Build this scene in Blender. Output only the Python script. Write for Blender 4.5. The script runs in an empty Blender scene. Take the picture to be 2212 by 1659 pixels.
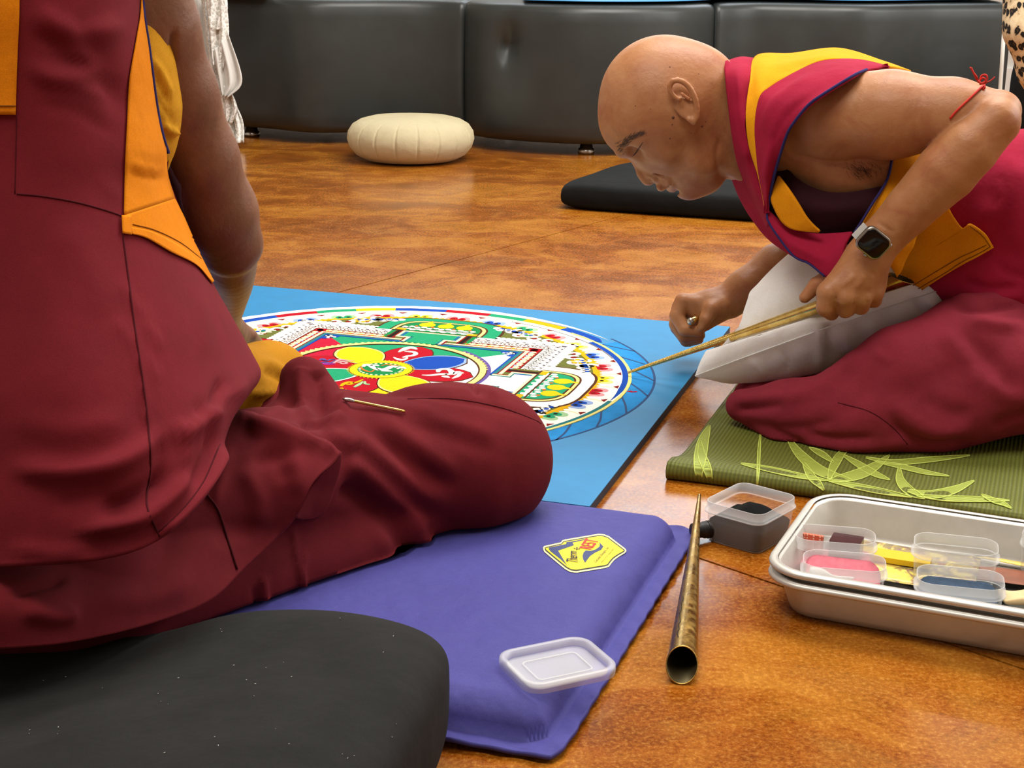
import bpy, bmesh, math, random
import numpy as np
from mathutils import Vector, Matrix
from mathutils.bvhtree import BVHTree
from mathutils.geometry import tessellate_polygon

random.seed(7)
rng = np.random.default_rng(7)
scene = bpy.context.scene
COL = scene.collection

# ------------------------------------------------------------------ camera
CAM = np.array([0.0, 0.0, 0.66])
FPX = 3380.2
PITCH, ROLL = 0.28694, 0.010082
_c, _s = math.cos(PITCH), math.sin(PITCH)
FWD = np.array([0, _c, -_s])
_r0, _u0 = np.array([1.0, 0, 0]), np.array([0, _s, _c])
RGT = math.cos(ROLL) * _r0 + math.sin(ROLL) * _u0
UPV = -math.sin(ROLL) * _r0 + math.cos(ROLL) * _u0
cam_data = bpy.data.cameras.new('camera')
cam_data.sensor_width = 36.0
cam_data.lens = FPX / 2212 * 36.0
cam_data.clip_start = 0.05
cam = bpy.data.objects.new('camera', cam_data)
COL.objects.link(cam)
cam.matrix_world = Matrix(((RGT[0], UPV[0], -FWD[0], CAM[0]), (RGT[1], UPV[1], -FWD[1], CAM[1]),
                           (RGT[2], UPV[2], -FWD[2], CAM[2]), (0, 0, 0, 1)))
scene.camera = cam

# ------------------------------------------------------------------ world, lamps, exposure
scene.view_settings.view_transform = 'Standard'
scene.view_settings.look = 'None'
scene.view_settings.gamma = 1.0
scene.view_settings.use_curve_mapping = False
scene.view_settings.exposure = 0.80
world = bpy.data.worlds.new('room_air')
scene.world = world
world.use_nodes = True
world.node_tree.nodes['Background'].inputs[0].default_value = (0.80, 0.90, 1.0, 1)
world.node_tree.nodes['Background'].inputs[1].default_value = 0.12


def area_lamp(name, loc, target, sx, sy, power, col):
    L = bpy.data.lights.new(name, 'AREA')
    L.shape = 'RECTANGLE'
    L.size, L.size_y = sx, sy
    L.energy = power
    L.color = col
    o = bpy.data.objects.new(name, L)
    COL.objects.link(o)
    o.location = loc
    d = Vector(target) - Vector(loc)
    o.rotation_euler = d.to_track_quat('-Z', 'Y').to_euler()
    return o


area_lamp('ceiling_panel_lamp', (0.9, 3.1, 2.90), (0.9, 3.1, 0), 2.2, 1.4, 76, (1.0, 0.96, 0.90))
area_lamp('ceiling_panel_lamp', (-0.5, 0.9, 2.90), (0.2, 1.7, 0), 1.8, 1.2, 46, (1.0, 0.96, 0.90))
area_lamp('window_daylight', (3.3, 2.6, 1.7), (0.3, 2.2, 0.3), 2.6, 1.6, 52, (0.94, 0.98, 1.0))
area_lamp('back_window_daylight', (0.6, 6.5, 1.9), (0.2, 2.4, 0.2), 3.2, 1.1, 40, (0.84, 0.93, 1.0))


# ------------------------------------------------------------------ pixel rays (2212 x 1659 frame)
def ray(px, py):
    return FWD + (px - 1106) / FPX * RGT - (py - 829.5) / FPX * UPV


def P(px, py, Y):
    """the point of the ray through a pixel at world depth y = Y"""
    d = ray(px, py)
    return CAM + d * (Y / d[1])


def PF(px, py, z=0.0):
    """the point of the ray through a pixel at height z"""
    d = ray(px, py)
    return CAM + d * ((z - CAM[2]) / d[2])


def PX(V):
    """project points (N,3) to pixels"""
    D = np.asarray(V, float) - CAM
    z = D @ FWD
    return np.stack([1106 + FPX * (D @ RGT) / z, 829.5 - FPX * (D @ UPV) / z], -1)


def MPP(pt):
    """metres per pixel at a point"""
    return float((np.asarray(pt) - CAM) @ FWD) / FPX


# ------------------------------------------------------------------ object helpers
def link(o, parent=None):
    COL.objects.link(o)
    if parent is not None:
        o.parent = parent
        o.matrix_parent_inverse = Matrix.Translation(-Vector(parent['base'])) if 'base' in parent else Matrix.Identity(4)
    return o


def thing(name, label, cat, loc, group=None):
    o = bpy.data.objects.new(name, None)
    o.empty_display_size = 0.05
    COL.objects.link(o)
    o.location = Vector(loc)
    o['base'] = [float(v) for v in loc]
    o['label'] = label
    o['category'] = cat
    if group:
        o['group'] = group
    return o


def mesh(name, V, Fc, m, parent=None, smooth=True, label=None, cat=None, group=None, kind=None):
    me = bpy.data.meshes.new(name)
    V = np.asarray(V, float)
    me.from_pydata([tuple(v) for v in V], [], [tuple(int(i) for i in f) for f in Fc])
    me.validate()
    me.update()
    if smooth:
        me.polygons.foreach_set('use_smooth', np.ones(len(me.polygons), bool))
    if m is not None:
        me.materials.append(m)
    o = bpy.data.objects.new(name, me)
    link(o, parent)
    if label:
        o['label'] = label
    if cat:
        o['category'] = cat
    if group:
        o['group'] = group
    if kind:
        o['kind'] = kind
    return o


def catmull(pts, n, closed=False):
    p = np.asarray(pts, float)
    m = len(p)
    if m == 2 and not closed:
        t = np.linspace(0, 1, n)[:, None]
        return p[0] * (1 - t) + p[1] * t
    if closed:
        q = np.vstack([p[-1], p, p[0], p[1]])
    else:
        q = np.vstack([2 * p[0] - p[1], p, 2 * p[-1] - p[-2]])
    seg = m if closed else m - 1
    L = np.linalg.norm(np.diff(np.vstack([p, p[:1]]) if closed else p, axis=0), axis=1)
    cum = np.concatenate([[0], np.cumsum(L)])
    s = np.linspace(0, cum[-1], n, endpoint=not closed)
    i = np.clip(np.searchsorted(cum, s, side='right') - 1, 0, seg - 1)
    t = ((s - cum[i]) / np.maximum(L[i], 1e-9))[:, None]
    a, b, c, d = q[i], q[i + 1], q[i + 2], q[i + 3]
    return 0.5 * ((2 * b) + (-a + c) * t + (2 * a - 5 * b + 4 * c - d) * t * t + (-a + 3 * b - 3 * c + d) * t ** 3)


def poly_line(pts, n):
    p = np.asarray(pts, float)
    L = np.linalg.norm(np.diff(p, axis=0), axis=1)
    cum = np.concatenate([[0], np.cumsum(L)])
    s = np.linspace(0, cum[-1], n)
    return np.stack([np.interp(s, cum, p[:, k]) for k in range(p.shape[1])], -1)


def grid_faces(nr, nc, closed=False):
    f = []
    for r in range(nr - 1):
        for c in range(nc if closed else nc - 1):
            c2 = (c + 1) % nc
            f.append((r * nc + c, r * nc + c2, (r + 1) * nc + c2, (r + 1) * nc + c))
    return f


def loft(rings, cap=True):
    """closed rings (list of (n,3)) to one skin"""
    n = len(rings[0])
    V = np.vstack(rings)
    F = grid_faces(len(rings), n, True)
    if cap:
        F.append(tuple(range(n))[::-1])
        F.append(tuple(range((len(rings) - 1) * n, len(rings) * n)))
    return V, F


def tube(pts, r, seg=8, cap=True):
    p = np.asarray(pts, float)
    n = len(p)
    rr = np.broadcast_to(np.asarray(r, float), (n,))
    T = np.gradient(p, axis=0)
    T /= np.linalg.norm(T, axis=1)[:, None] + 1e-12
    ref = np.array([0, 0, 1.0]) if abs(T[0][2]) < 0.9 else np.array([1.0, 0, 0])
    rings = []
    a = np.cross(ref, T[0])
    a /= np.linalg.norm(a)
    ang = np.linspace(0, 2 * np.pi, seg, endpoint=False)
    for i in range(n):
        a = a - T[i] * (a @ T[i])
        a /= np.linalg.norm(a)
        b = np.cross(T[i], a)
        rings.append(p[i] + rr[i] * (np.cos(ang)[:, None] * a + np.sin(ang)[:, None] * b))
    return loft(rings, cap)


def rounded_rect(w, d, r, n=6):
    """corner-rounded outline centred on the origin, counter-clockwise"""
    out = []
    for cx, cy, a0 in ((w / 2 - r, d / 2 - r, 0), (-w / 2 + r, d / 2 - r, 90), (-w / 2 + r, -d / 2 + r, 180), (w / 2 - r, -d / 2 + r, 270)):
        for k in range(n + 1):
            a = math.radians(a0 + 90 * k / n)
            out.append((cx + r * math.cos(a), cy + r * math.sin(a)))
    return np.array(out)


class Frame:
    """a local frame on the ground plane"""
    def __init__(self, o, ang, z=0.0):
        self.o = np.array([o[0], o[1], z])
        self.x = np.array([math.cos(ang), math.sin(ang), 0])
        self.y = np.array([-math.sin(ang), math.cos(ang), 0])
        self.z = np.array([0, 0, 1.0])

    def __call__(self, p):
        p = np.atleast_2d(np.asarray(p, float))
        if p.shape[1] == 2:
            p = np.hstack([p, np.zeros((len(p), 1))])
        return self.o + p[:, :1] * self.x + p[:, 1:2] * self.y + p[:, 2:3] * self.z


def join(parts):
    V, F, k = [], [], 0
    for v, f in parts:
        V.append(np.asarray(v, float))
        F += [tuple(i + k for i in q) for q in f]
        k += len(v)
    return np.vstack(V), F


def solidify(o, t, offset=0.0):
    md = o.modifiers.new('thickness', 'SOLIDIFY')
    md.thickness = t
    md.offset = offset
    md.use_even_offset = False
    return o


def subsurf(o, n=1):
    md = o.modifiers.new('smooth', 'SUBSURF')
    md.levels = n
    md.render_levels = n
    return o


# ------------------------------------------------------------------ materials
def C(h):
    h = h.lstrip('#')
    v = [int(h[i:i + 2], 16) / 255 for i in (0, 2, 4)]
    return tuple(((x + 0.055) / 1.055) ** 2.4 if x > 0.04045 else x / 12.92 for x in v) + (1.0,)


class NT:
    def __init__(self, name):
        self.m = bpy.data.materials.new(name)
        self.m.use_nodes = True
        self.t = self.m.node_tree
        self.b = self.t.nodes['Principled BSDF']
        self.out = self.t.nodes['Material Output']

    def n(self, typ, **kw):
        x = self.t.nodes.new(typ)
        for k, v in kw.items():
            if hasattr(x, k) and not isinstance(v, tuple):
                try:
                    setattr(x, k, v)
                    continue
                except Exception:
                    pass
            x.inputs[k].default_value = v
        return x

    def l(self, a, b):
        self.t.links.new(a, b)

    def coords(self, scale=(1, 1, 1), rot=(0, 0, 0)):
        tc = self.n('ShaderNodeTexCoord')
        mp = self.n('ShaderNodeMapping')
        mp.inputs['Scale'].default_value = scale
        mp.inputs['Rotation'].default_value = rot
        self.l(tc.outputs['Object'], mp.inputs['Vector'])
        return mp.outputs['Vector']

    def noise(self, vec, scale, detail=4, rough=0.55, dist=0.0):
        x = self.n('ShaderNodeTexNoise')
        x.inputs['Scale'].default_value = scale
        x.inputs['Detail'].default_value = detail
        x.inputs['Roughness'].default_value = rough
        x.inputs['Distortion'].default_value = dist
        self.l(vec, x.inputs['Vector'])
        return x.outputs['Fac']

    def ramp(self, fac, stops, interp='LINEAR'):
        x = self.n('ShaderNodeValToRGB')
        e = x.color_ramp.elements
        x.color_ramp.interpolation = interp
        while len(e) < len(stops):
            e.new(0.5)
        for i, (p, c) in enumerate(stops):
            e[i].position = p
            e[i].color = c
        self.l(fac, x.inputs['Fac'])
        return x.outputs['Color']

    def mix(self, fac, a, b, blend='MIX'):
        x = self.n('ShaderNodeMix')
        x.data_type = 'RGBA'
        x.blend_type = blend
        for v, i in ((fac, 0), (a, 6), (b, 7)):
            if hasattr(v, 'is_linked') or hasattr(v, 'links'):
                self.l(v, x.inputs[i])
            else:
                x.inputs[i].default_value = v
        return x.outputs[2]

    def bump(self, h, strength, dist=0.002, prev=None):
        x = self.n('ShaderNodeBump')
        x.inputs['Strength'].default_value = strength
        x.inputs['Distance'].default_value = dist
        self.l(h, x.inputs['Height'])
        if prev is not None:
            self.l(prev, x.inputs['Normal'])
        return x.outputs['Normal']

    def set(self, **kw):
        for k, v in kw.items():
            s = self.b.inputs[k.replace('_', ' ')]
            if hasattr(v, 'links'):
                self.l(v, s)
            else:
                s.default_value = v
        return self


def plain(name, col, rough=0.6, spec=0.4, metal=0.0, var=0.0, vscale=30.0, bump=0.0, bscale=300.0, bdist=0.001, **kw):
    t = NT(name)
    c = C(col) if isinstance(col, str) else col
    vec = t.coords()
    if var > 0:
        f = t.noise(vec, vscale, 5, 0.6)
        lo = tuple(x * (1 - var) for x in c[:3]) + (1,)
        hi = tuple(min(1, x * (1 + var)) for x in c[:3]) + (1,)
        t.set(Base_Color=t.ramp(f, [(0.3, lo), (0.7, hi)]))
    else:
        t.set(Base_Color=c)
    t.set(Roughness=rough, Specular_IOR_Level=spec, Metallic=metal)
    if bump > 0:
        t.set(Normal=t.bump(t.noise(vec, bscale, 3), bump, bdist))
    if kw:
        t.set(**kw)
    return t.m


def cloth(name, col, var=0.14, weave=1500.0, bump=0.25, rough=0.9, sheen=0.25, crease=0.25, dim=0.84):
    """woven cotton: fine weave, soft small creases, slight unevenness of dye"""
    t = NT(name)
    c = tuple(x * dim for x in C(col)[:3]) + (1.0,)
    vec = t.coords()
    f = t.noise(vec, 14, 5, 0.6, 0.4)
    g = t.noise(vec, 900, 2)
    lo = tuple(x * (1 - var) for x in c[:3]) + (1,)
    hi = tuple(min(1, x * (1 + var)) for x in c[:3]) + (1,)
    base = t.ramp(f, [(0.3, lo), (0.72, hi)])
    base = t.mix(0.18, base, t.ramp(g, [(0.35, tuple(x * .55 for x in c[:3]) + (1,)), (0.65, tuple(min(1, x * 1.5) for x in c[:3]) + (1,))]))
    t.set(Base_Color=base, Roughness=rough, Specular_IOR_Level=0.15, Sheen_Weight=sheen, Sheen_Roughness=0.5)
    t.b.inputs['Sheen Tint'].default_value = hi
    n1 = t.bump(t.noise(vec, weave, 1), bump, 0.0006)
    n2 = t.bump(t.noise(vec, 22, 3, 0.5, 0.1), crease, 0.012, n1)
    t.set(Normal=n2)
    return t.m


MAROON = cloth('maroon_cotton', '#741d26', crease=0.1)
MAROON_D = cloth('maroon_wool_skirt', '#6c1b22', var=0.18, crease=0.12)
CRIMSON = cloth('crimson_cotton', '#a41c3c')
CRIMSON_SKIRT = cloth('wine_red_cotton', '#8c2b3a', var=0.16)
ORANGE = cloth('orange_cotton', '#ea8a0c', var=0.1)
ORANGE_D = cloth('burnt_orange_cotton', '#ec980f', var=0.12)
YELLOW = cloth('golden_yellow_cotton', '#f0a512', var=0.08)
MUSTARD = cloth('mustard_cotton', '#bd8216', var=0.12)
AMBER = cloth('amber_jersey', '#dfa126', var=0.1)
PIPING = cloth('navy_piping', '#342f66', var=0.1)
PLUM = cloth('dark_plum_cotton', '#33131a', var=0.15)
THREAD = cloth('dark_red_thread', '#4d0e17', var=0.1)
THREAD_O = cloth('brown_thread', '#8f5408', var=0.1)


def skin_mat(name, c0, c1, c2, pores=0.22):
    t = NT(name)
    vec = t.coords()
    f = t.noise(vec, 17, 7, 0.66, 0.6)
    col = t.ramp(f, [(0.30, C(c0)), (0.5, C(c1)), (0.70, C(c2))])
    sp = t.n('ShaderNodeTexVoronoi')
    sp.inputs['Scale'].default_value = 60
    t.l(vec, sp.inputs['Vector'])
    col = t.mix(t.ramp(sp.outputs['Distance'], [(0.03, (0.35, 0.35, 0.35, 1)), (0.07, (0, 0, 0, 1))]), col, C('#6b3a26'))
    t.set(Base_Color=col, Roughness=0.47, Specular_IOR_Level=0.40)
    t.b.inputs['Subsurface Weight'].default_value = 0.12
    t.b.inputs['Subsurface Radius'].default_value = (0.012, 0.005, 0.003)
    t.b.inputs['Subsurface Scale'].default_value = 1.0
    n1 = t.bump(t.noise(vec, 420, 4, 0.6), pores, 0.0012)
    n2 = t.bump(t.noise(vec, 75, 4, 0.55), 0.22, 0.004, n1)
    t.set(Normal=n2)
    return t.m


SKIN_B = skin_mat('warm_brown_skin', '#9c5e3c', '#ab744a', '#b7845a')
SKIN_A = skin_mat('dark_brown_skin', '#734b36', '#80573f', '#8c6249')
WHITE_COTTON = cloth('white_cotton', '#fcfaf4', dim=1.0, var=0.02, sheen=0.1, crease=0.35)
for _k, _v in (('Subsurface Weight', 0.6), ('Subsurface Radius', (0.035, 0.032, 0.028)), ('Subsurface Scale', 1.0)):
    WHITE_COTTON.node_tree.nodes['Principled BSDF'].inputs[_k].default_value = _v
CREAM = cloth('cream_cotton', '#d3c8a4', var=0.07, crease=0.3)
BLACK_CLOTH = cloth('black_brushed_cotton', '#262625', var=0.25, sheen=0.12, crease=0.2)
BLACK_MAT = cloth('black_canvas', '#161717', var=0.2, sheen=0.2)
BOARD_EDGE = plain('dark_board_edge', '#3a3f4a', 0.7)
BOARD_TOP = plain('sky_blue_board_paint', '#1277ab', 0.55, 0.35, var=0.06, vscale=25, bump=0.1, bscale=900)


def brass(name, a, b, rough=0.3, ribs=False):
    t = NT(name)
    vec = t.coords()
    f = t.noise(vec, 45, 6, 0.65, 0.6)
    t.set(Base_Color=t.ramp(f, [(0.3, C(a)), (0.7, C(b))]), Metallic=1.0)
    t.set(Roughness=t.ramp(t.noise(vec, 120, 4), [(0.3, (rough * .7,) * 3 + (1,)), (0.7, (rough * 1.5,) * 3 + (1,))]))
    t.set(Normal=t.bump(t.noise(vec, 500, 3), 0.08, 0.001))
    return t.m


BRASS = brass('polished_brass', '#cda552', '#f0d788', 0.22)
BRASS_OLD = brass('tarnished_brass', '#8f7236', '#c6a25a', 0.30)
BRASS_IN = plain('brass_bore', '#4d452c', 0.35, 0.5, 0.7)
CHROME = plain('brushed_steel', '#b9b7b0', 0.28, 0.5, 1.0)
BLACK_PLASTIC = plain('black_plastic', '#121212', 0.45)
# ------------------------------------------------------------------ smooth-blended solids -> one continuous mesh
def sd_cone(a, b, ra, rb):
    a, b = np.asarray(a, float), np.asarray(b, float)
    ab = b - a
    l2 = max(float(ab @ ab), 1e-12)

    def f(X):
        t = np.clip(((X - a) @ ab) / l2, 0, 1)
        q = X - a - t[:, None] * ab
        return np.sqrt((q * q).sum(1)) - (ra + (rb - ra) * t)
    c = (a + b) / 2
    return f, c, math.sqrt(l2) / 2 + max(ra, rb)


def sd_ell(c, r, R=None):
    """ellipsoid; R rows = local axes"""
    c, r = np.asarray(c, float), np.asarray(r, float)
    R = np.eye(3) if R is None else np.asarray(R, float)

    def f(X):
        q = (X - c) @ R.T / r
        k0 = np.sqrt((q * q).sum(1)) + 1e-9
        k1 = np.sqrt(((q / r) ** 2).sum(1)) + 1e-9
        return k0 * (k0 - 1) / k1
    return f, c, float(r.max())


def sd_box(c, half, rad, R=None):
    c, half = np.asarray(c, float), np.asarray(half, float)
    R = np.eye(3) if R is None else np.asarray(R, float)

    def f(X):
        q = np.abs((X - c) @ R.T) - (half - rad)
        return np.sqrt((np.maximum(q, 0) ** 2).sum(1)) + np.minimum(q.max(1), 0) - rad
    return f, c, float(np.linalg.norm(half))


class Solid:
    def __init__(self):
        self.ops = []

    def add(self, prim, k=0.01, op='u'):
        self.ops.append((op, prim[0], np.asarray(prim[1]), prim[2], k))
        return self

    def cone(self, a, b, ra, rb, k=0.01, op='u'):
        return self.add(sd_cone(a, b, ra, rb), k, op)

    def chain(self, pts, k=0.01, op='u', smooth=0):
        """pts: (px, py, Y, r_px)"""
        if smooth:
            pts = catmull(np.asarray(pts, float), smooth)
        q = [(P(p[0], p[1], p[2]), p[3]) for p in pts]
        for (a, ra), (b, rb) in zip(q[:-1], q[1:]):
            self.cone(a, b, ra * MPP(a), rb * MPP(b), k, op)
        return self

    def ball(self, px, py, Y, rpx, k=0.01, op='u', sq=(1, 1, 1), rot=0.0):
        """ellipsoid in the picture plane: radii rpx*sq = (right, up, depth), rot in degrees counter-clockwise"""
        c = P(px, py, Y)
        s = MPP(c) * rpx
        ca, sa = math.cos(math.radians(rot)), math.sin(math.radians(rot))
        ax = np.stack([ca * RGT + sa * UPV, -sa * RGT + ca * UPV, FWD])
        return self.add(sd_ell(c, np.array(sq) * s, ax), k, op)

    def eval(self, X, cull=None):
        d = np.full(len(X), 1e3)
        if cull is not None:
            bc, br = cull
        for op, f, c, r, k in self.ops:
            if cull is not None and math.sqrt(((c - bc) ** 2).sum()) - r > br + 3 * k + 0.02:
                continue
            e = f(X)
            if op == 'u':
                if k <= 0:
                    d = np.minimum(d, e)
                else:
                    h = np.maximum(k - np.abs(d - e), 0) / k
                    d = np.minimum(d, e) - h * h * h * k / 6
            elif op == 's':
                e = -e
                if k <= 0:
                    d = np.maximum(d, e)
                else:
                    h = np.maximum(k - np.abs(d - e), 0) / k
                    d = np.maximum(d, e) + h * h * h * k / 6
        return d

    def bounds(self):
        lo = np.min([c - r for op, f, c, r, k in self.ops if op == 'u'], axis=0)
        hi = np.max([c + r for op, f, c, r, k in self.ops if op == 'u'], axis=0)
        return lo, hi

    def extract(self, h, lo=None, hi=None, extra=None):
        l0, h0 = self.bounds()
        lo = l0 - 2 * h if lo is None else np.maximum(lo, l0 - 2 * h)
        hi = h0 + 2 * h if hi is None else np.minimum(hi, h0 + 2 * h)
        B = 14
        nb = np.maximum(np.ceil((hi - lo) / (h * B)).astype(int), 1)
        N = nb * B + 1
        D = np.ones(N, np.float32)
        half = B * h / 2
        br = half * 1.7321
        cs = [lo[a] + (np.arange(nb[a]) + 0.5) * B * h for a in range(3)]
        G = np.stack(np.meshgrid(*cs, indexing='ij'), -1).reshape(-1, 3)
        dc = self.eval(G)
        idx = np.stack(np.meshgrid(*[np.arange(n) for n in nb], indexing='ij'), -1).reshape(-1, 3)
        ar = np.arange(B + 1) * h
        loc = np.stack(np.meshgrid(ar, ar, ar, indexing='ij'), -1).reshape(-1, 3)
        for q in range(len(G)):
            i, j, k_ = idx[q] * B
            if abs(dc[q]) < br * 1.35 + 0.012:
                d = self.eval(loc + (lo + idx[q] * B * h), (G[q], br))
                if extra is not None:
                    d = extra(loc + (lo + idx[q] * B * h), d)
                D[i:i + B + 1, j:j + B + 1, k_:k_ + B + 1] = d.reshape(B + 1, B + 1, B + 1)
            elif dc[q] < 0:
                D[i:i + B, j:j + B, k_:k_ + B] = -1
        # close the box
        for a in range(3):
            sl = [slice(None)] * 3
            for e in (0, -1):
                sl[a] = e
                D[tuple(sl)] = np.maximum(D[tuple(sl)], h * .5)
        S = D < 0
        allin = np.ones(N - 1, bool)
        anyin = np.zeros(N - 1, bool)
        for a in (0, 1):
            for b in (0, 1):
                for c in (0, 1):
                    v = S[a:N[0] - 1 + a, b:N[1] - 1 + b, c:N[2] - 1 + c]
                    allin &= v
                    anyin |= v
        act = np.argwhere(anyin & ~allin)
        idm = np.full(N - 1, -1, np.int32)
        idm[act[:, 0], act[:, 1], act[:, 2]] = np.arange(len(act))
        corner = [(a, b, c) for a in (0, 1) for b in (0, 1) for c in (0, 1)]
        val = {o: D[act[:, 0] + o[0], act[:, 1] + o[1], act[:, 2] + o[2]].astype(float) for o in corner}
        sm = np.zeros((len(act), 3))
        ct = np.zeros(len(act))
        for o in corner:
            for a in range(3):
                if o[a] == 0:
                    p = list(o)
                    p[a] = 1
                    p = tuple(p)
                    d0, d1 = val[o], val[p]
                    x = (d0 < 0) != (d1 < 0)
                    t = np.where(x, d0 / np.where(x, d0 - d1, 1), 0)
                    pt = np.tile(np.array(o, float), (len(act), 1))
                    pt[:, a] = t
                    sm += pt * x[:, None]
                    ct += x
        V = lo + (act + sm / ct[:, None]) * h
        quads = []
        for a in range(3):
            b, c = (a + 1) % 3, (a + 2) % 3
            s0 = [slice(None)] * 3
            s1 = [slice(None)] * 3
            s0[a] = slice(0, N[a] - 1)
            s1[a] = slice(1, N[a])
            x = S[tuple(s0)] != S[tuple(s1)]
            e = np.argwhere(x)
            e = e[(e[:, b] > 0) & (e[:, c] > 0) & (e[:, b] < N[b] - 1) & (e[:, c] < N[c] - 1)]
            sg = S[e[:, 0], e[:, 1], e[:, 2]]

            def cell(db, dcc):
                g = e.copy()
                g[:, b] -= db
                g[:, c] -= dcc
                return idm[g[:, 0], g[:, 1], g[:, 2]]
            q = np.stack([cell(1, 1), cell(0, 1), cell(0, 0), cell(1, 0)], -1)
            q[~sg] = q[~sg][:, ::-1]
            quads.append(q)
        Q = np.vstack(quads)
        return V, Q[(Q >= 0).all(1)]


def vnormals(V, Q):
    a, b, c, d = (V[Q[:, i]] for i in range(4))
    n = np.cross(c - a, d - b)
    N = np.zeros_like(V)
    for i in range(4):
        np.add.at(N, Q[:, i], n)
    return N / (np.linalg.norm(N, axis=1)[:, None] + 1e-12)


def relax(V, Q, it=1, w=0.5):
    for _ in range(it):
        S = np.zeros_like(V)
        ct = np.zeros(len(V))
        for i in range(4):
            for j in ((i + 1) % 4, (i + 3) % 4):
                np.add.at(S, Q[:, i], V[Q[:, j]])
                np.add.at(ct, Q[:, i], 1)
        V = V * (1 - w) + w * S / np.maximum(ct, 1)[:, None]
    return V


def seg_dist(px, line):
    """distance of pixels (N,2) to a polyline, and the position 0..1 along it"""
    best = np.full(len(px), 1e9)
    pos = np.zeros(len(px))
    line = np.asarray(line, float)
    L = np.linalg.norm(np.diff(line, axis=0), axis=1)
    cum = np.concatenate([[0], np.cumsum(L)]) / L.sum()
    for i in range(len(line) - 1):
        a, ab = line[i], line[i + 1] - line[i]
        t = np.clip(((px - a) @ ab) / max(ab @ ab, 1e-9), 0, 1)
        d = np.hypot(*(px - a - t[:, None] * ab).T)
        m = d < best
        best[m] = d[m]
        pos[m] = cum[i] + t[m] * (cum[i + 1] - cum[i])
    return best, pos


def folds(V, N, ridges):
    """raise cloth folds: each ridge = (line of pixels, height in m, half width in px[, fade]) ; fades to its ends"""
    px = PX(V)
    view = V - CAM
    view /= np.linalg.norm(view, axis=1)[:, None]
    face = np.clip(-(N * view).sum(1) * 4, 0, 1)
    d = np.zeros(len(V))
    for r in ridges:
        line, amp, w = r[0], r[1], r[2]
        fade = r[3] if len(r) > 3 else 0.25
        ln = catmull(np.asarray(line, float), max(2, 6 * len(line))) if len(line) > 2 else np.asarray(line, float)
        lo, hi = ln.min(0) - 3 * w, ln.max(0) + 3 * w
        m = ((px > lo) & (px < hi)).all(1)
        if not m.any():
            continue
        q, t = seg_dist(px[m], ln)
        e = np.clip(np.minimum(t, 1 - t) / max(fade, 1e-3), 0, 1) if fade > 0 else 1.0
        e = e * e * (3 - 2 * e) if fade > 0 else e
        d[m] += amp * np.exp(-(q / w) ** 2) * e
    return V + N * (d * face)[:, None]


def grid_normals(G):
    a = np.gradient(G, axis=0)
    b = np.gradient(G, axis=1)
    n = np.cross(a, b)
    n /= np.linalg.norm(n, axis=2)[:, :, None] + 1e-12
    return n


def over(V, bvh, gap, gv=None):
    """lift points along their sight lines until they clear a body underneath"""
    out = np.array(V)
    for i, v in enumerate(out):
        g_ = gap if gv is None else gap + gv[i]
        d = v - CAM
        L = np.linalg.norm(d)
        h, n, k, dist = bvh.ray_cast(Vector(CAM), Vector(d / L))
        if h is not None and dist - g_ < L:
            out[i] = CAM + d / L * (dist - g_)
    return out


def sheet(name, curves, na, nb, m, parent, thick=0.003, ridges=None, on=None, gap=0.006, soft=0, gapf=None, **kw):
    """cloth lofted through curves of (px, py, Y)"""
    cs = [catmull(c, na) for c in curves]
    st = np.stack(cs, 0)
    if len(curves) > 2:
        G = np.stack([catmull(st[:, i], nb) for i in range(na)], 1)
    else:
        t = np.linspace(0, 1, nb)[:, None, None]
        G = st[0] * (1 - t) + st[1] * t
    W = np.array([[P(*q) for q in row] for row in G])
    n = grid_normals(W)
    view = W - CAM
    flip = (n * view).sum(-1).mean() > 0
    if flip:
        n = -n
    V = W.reshape(-1, 3)
    N = n.reshape(-1, 3)
    if on is not None:
        for b_ in (on if isinstance(on, (list, tuple)) else [on]):
            gv = None if gapf is None else np.array([gapf(r / (nb - 1), c / (na - 1)) for r in range(nb) for c in range(na)])
            V = over(V, b_, gap, gv)
        for _ in range(soft):
            g = V.reshape(nb, na, 3).copy()
            g[1:-1, 1:-1] = (g[:-2, 1:-1] + g[2:, 1:-1] + g[1:-1, :-2] + g[1:-1, 2:]) / 4
            V = g.reshape(-1, 3)
            for b_ in (on if isinstance(on, (list, tuple)) else [on]):
                V = over(V, b_, gap * .6, None if gv is None else gv * .8)
        N = grid_normals(V.reshape(nb, na, 3)).reshape(-1, 3)
        if (N * (V - CAM)).sum(-1).mean() > 0:
            N = -N
    if ridges:
        V = folds(V, N, ridges)
    F = grid_faces(nb, na)
    fn = np.cross(V[F[len(F) // 2][1]] - V[F[len(F) // 2][0]], V[F[len(F) // 2][2]] - V[F[len(F) // 2][0]])
    if fn @ (V[F[len(F) // 2][0]] - CAM) > 0:
        F = [f[::-1] for f in F]
    o = mesh(name, V, F, m, parent, **kw)
    if thick:
        solidify(o, thick, -1.0)
    return o, V, np.array(F)


def bvh_of(V, Q):
    return BVHTree.FromPolygons([tuple(v) for v in V], [tuple(int(i) for i in q) for q in Q])


def cast(bvh, px, py, off=0.0, guess=None):
    d = Vector(ray(px, py)).normalized()
    hit, n, i, dist = bvh.ray_cast(Vector(CAM), d)
    if hit is None:
        g = Vector(P(px, py, guess if guess else 1.5))
        hit, n, i, dist = bvh.find_nearest(g)
    if n.dot(d) > 0:
        n = -n
    return np.array(hit + (n * 0.5 - d * 0.5).normalized() * off)


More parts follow.
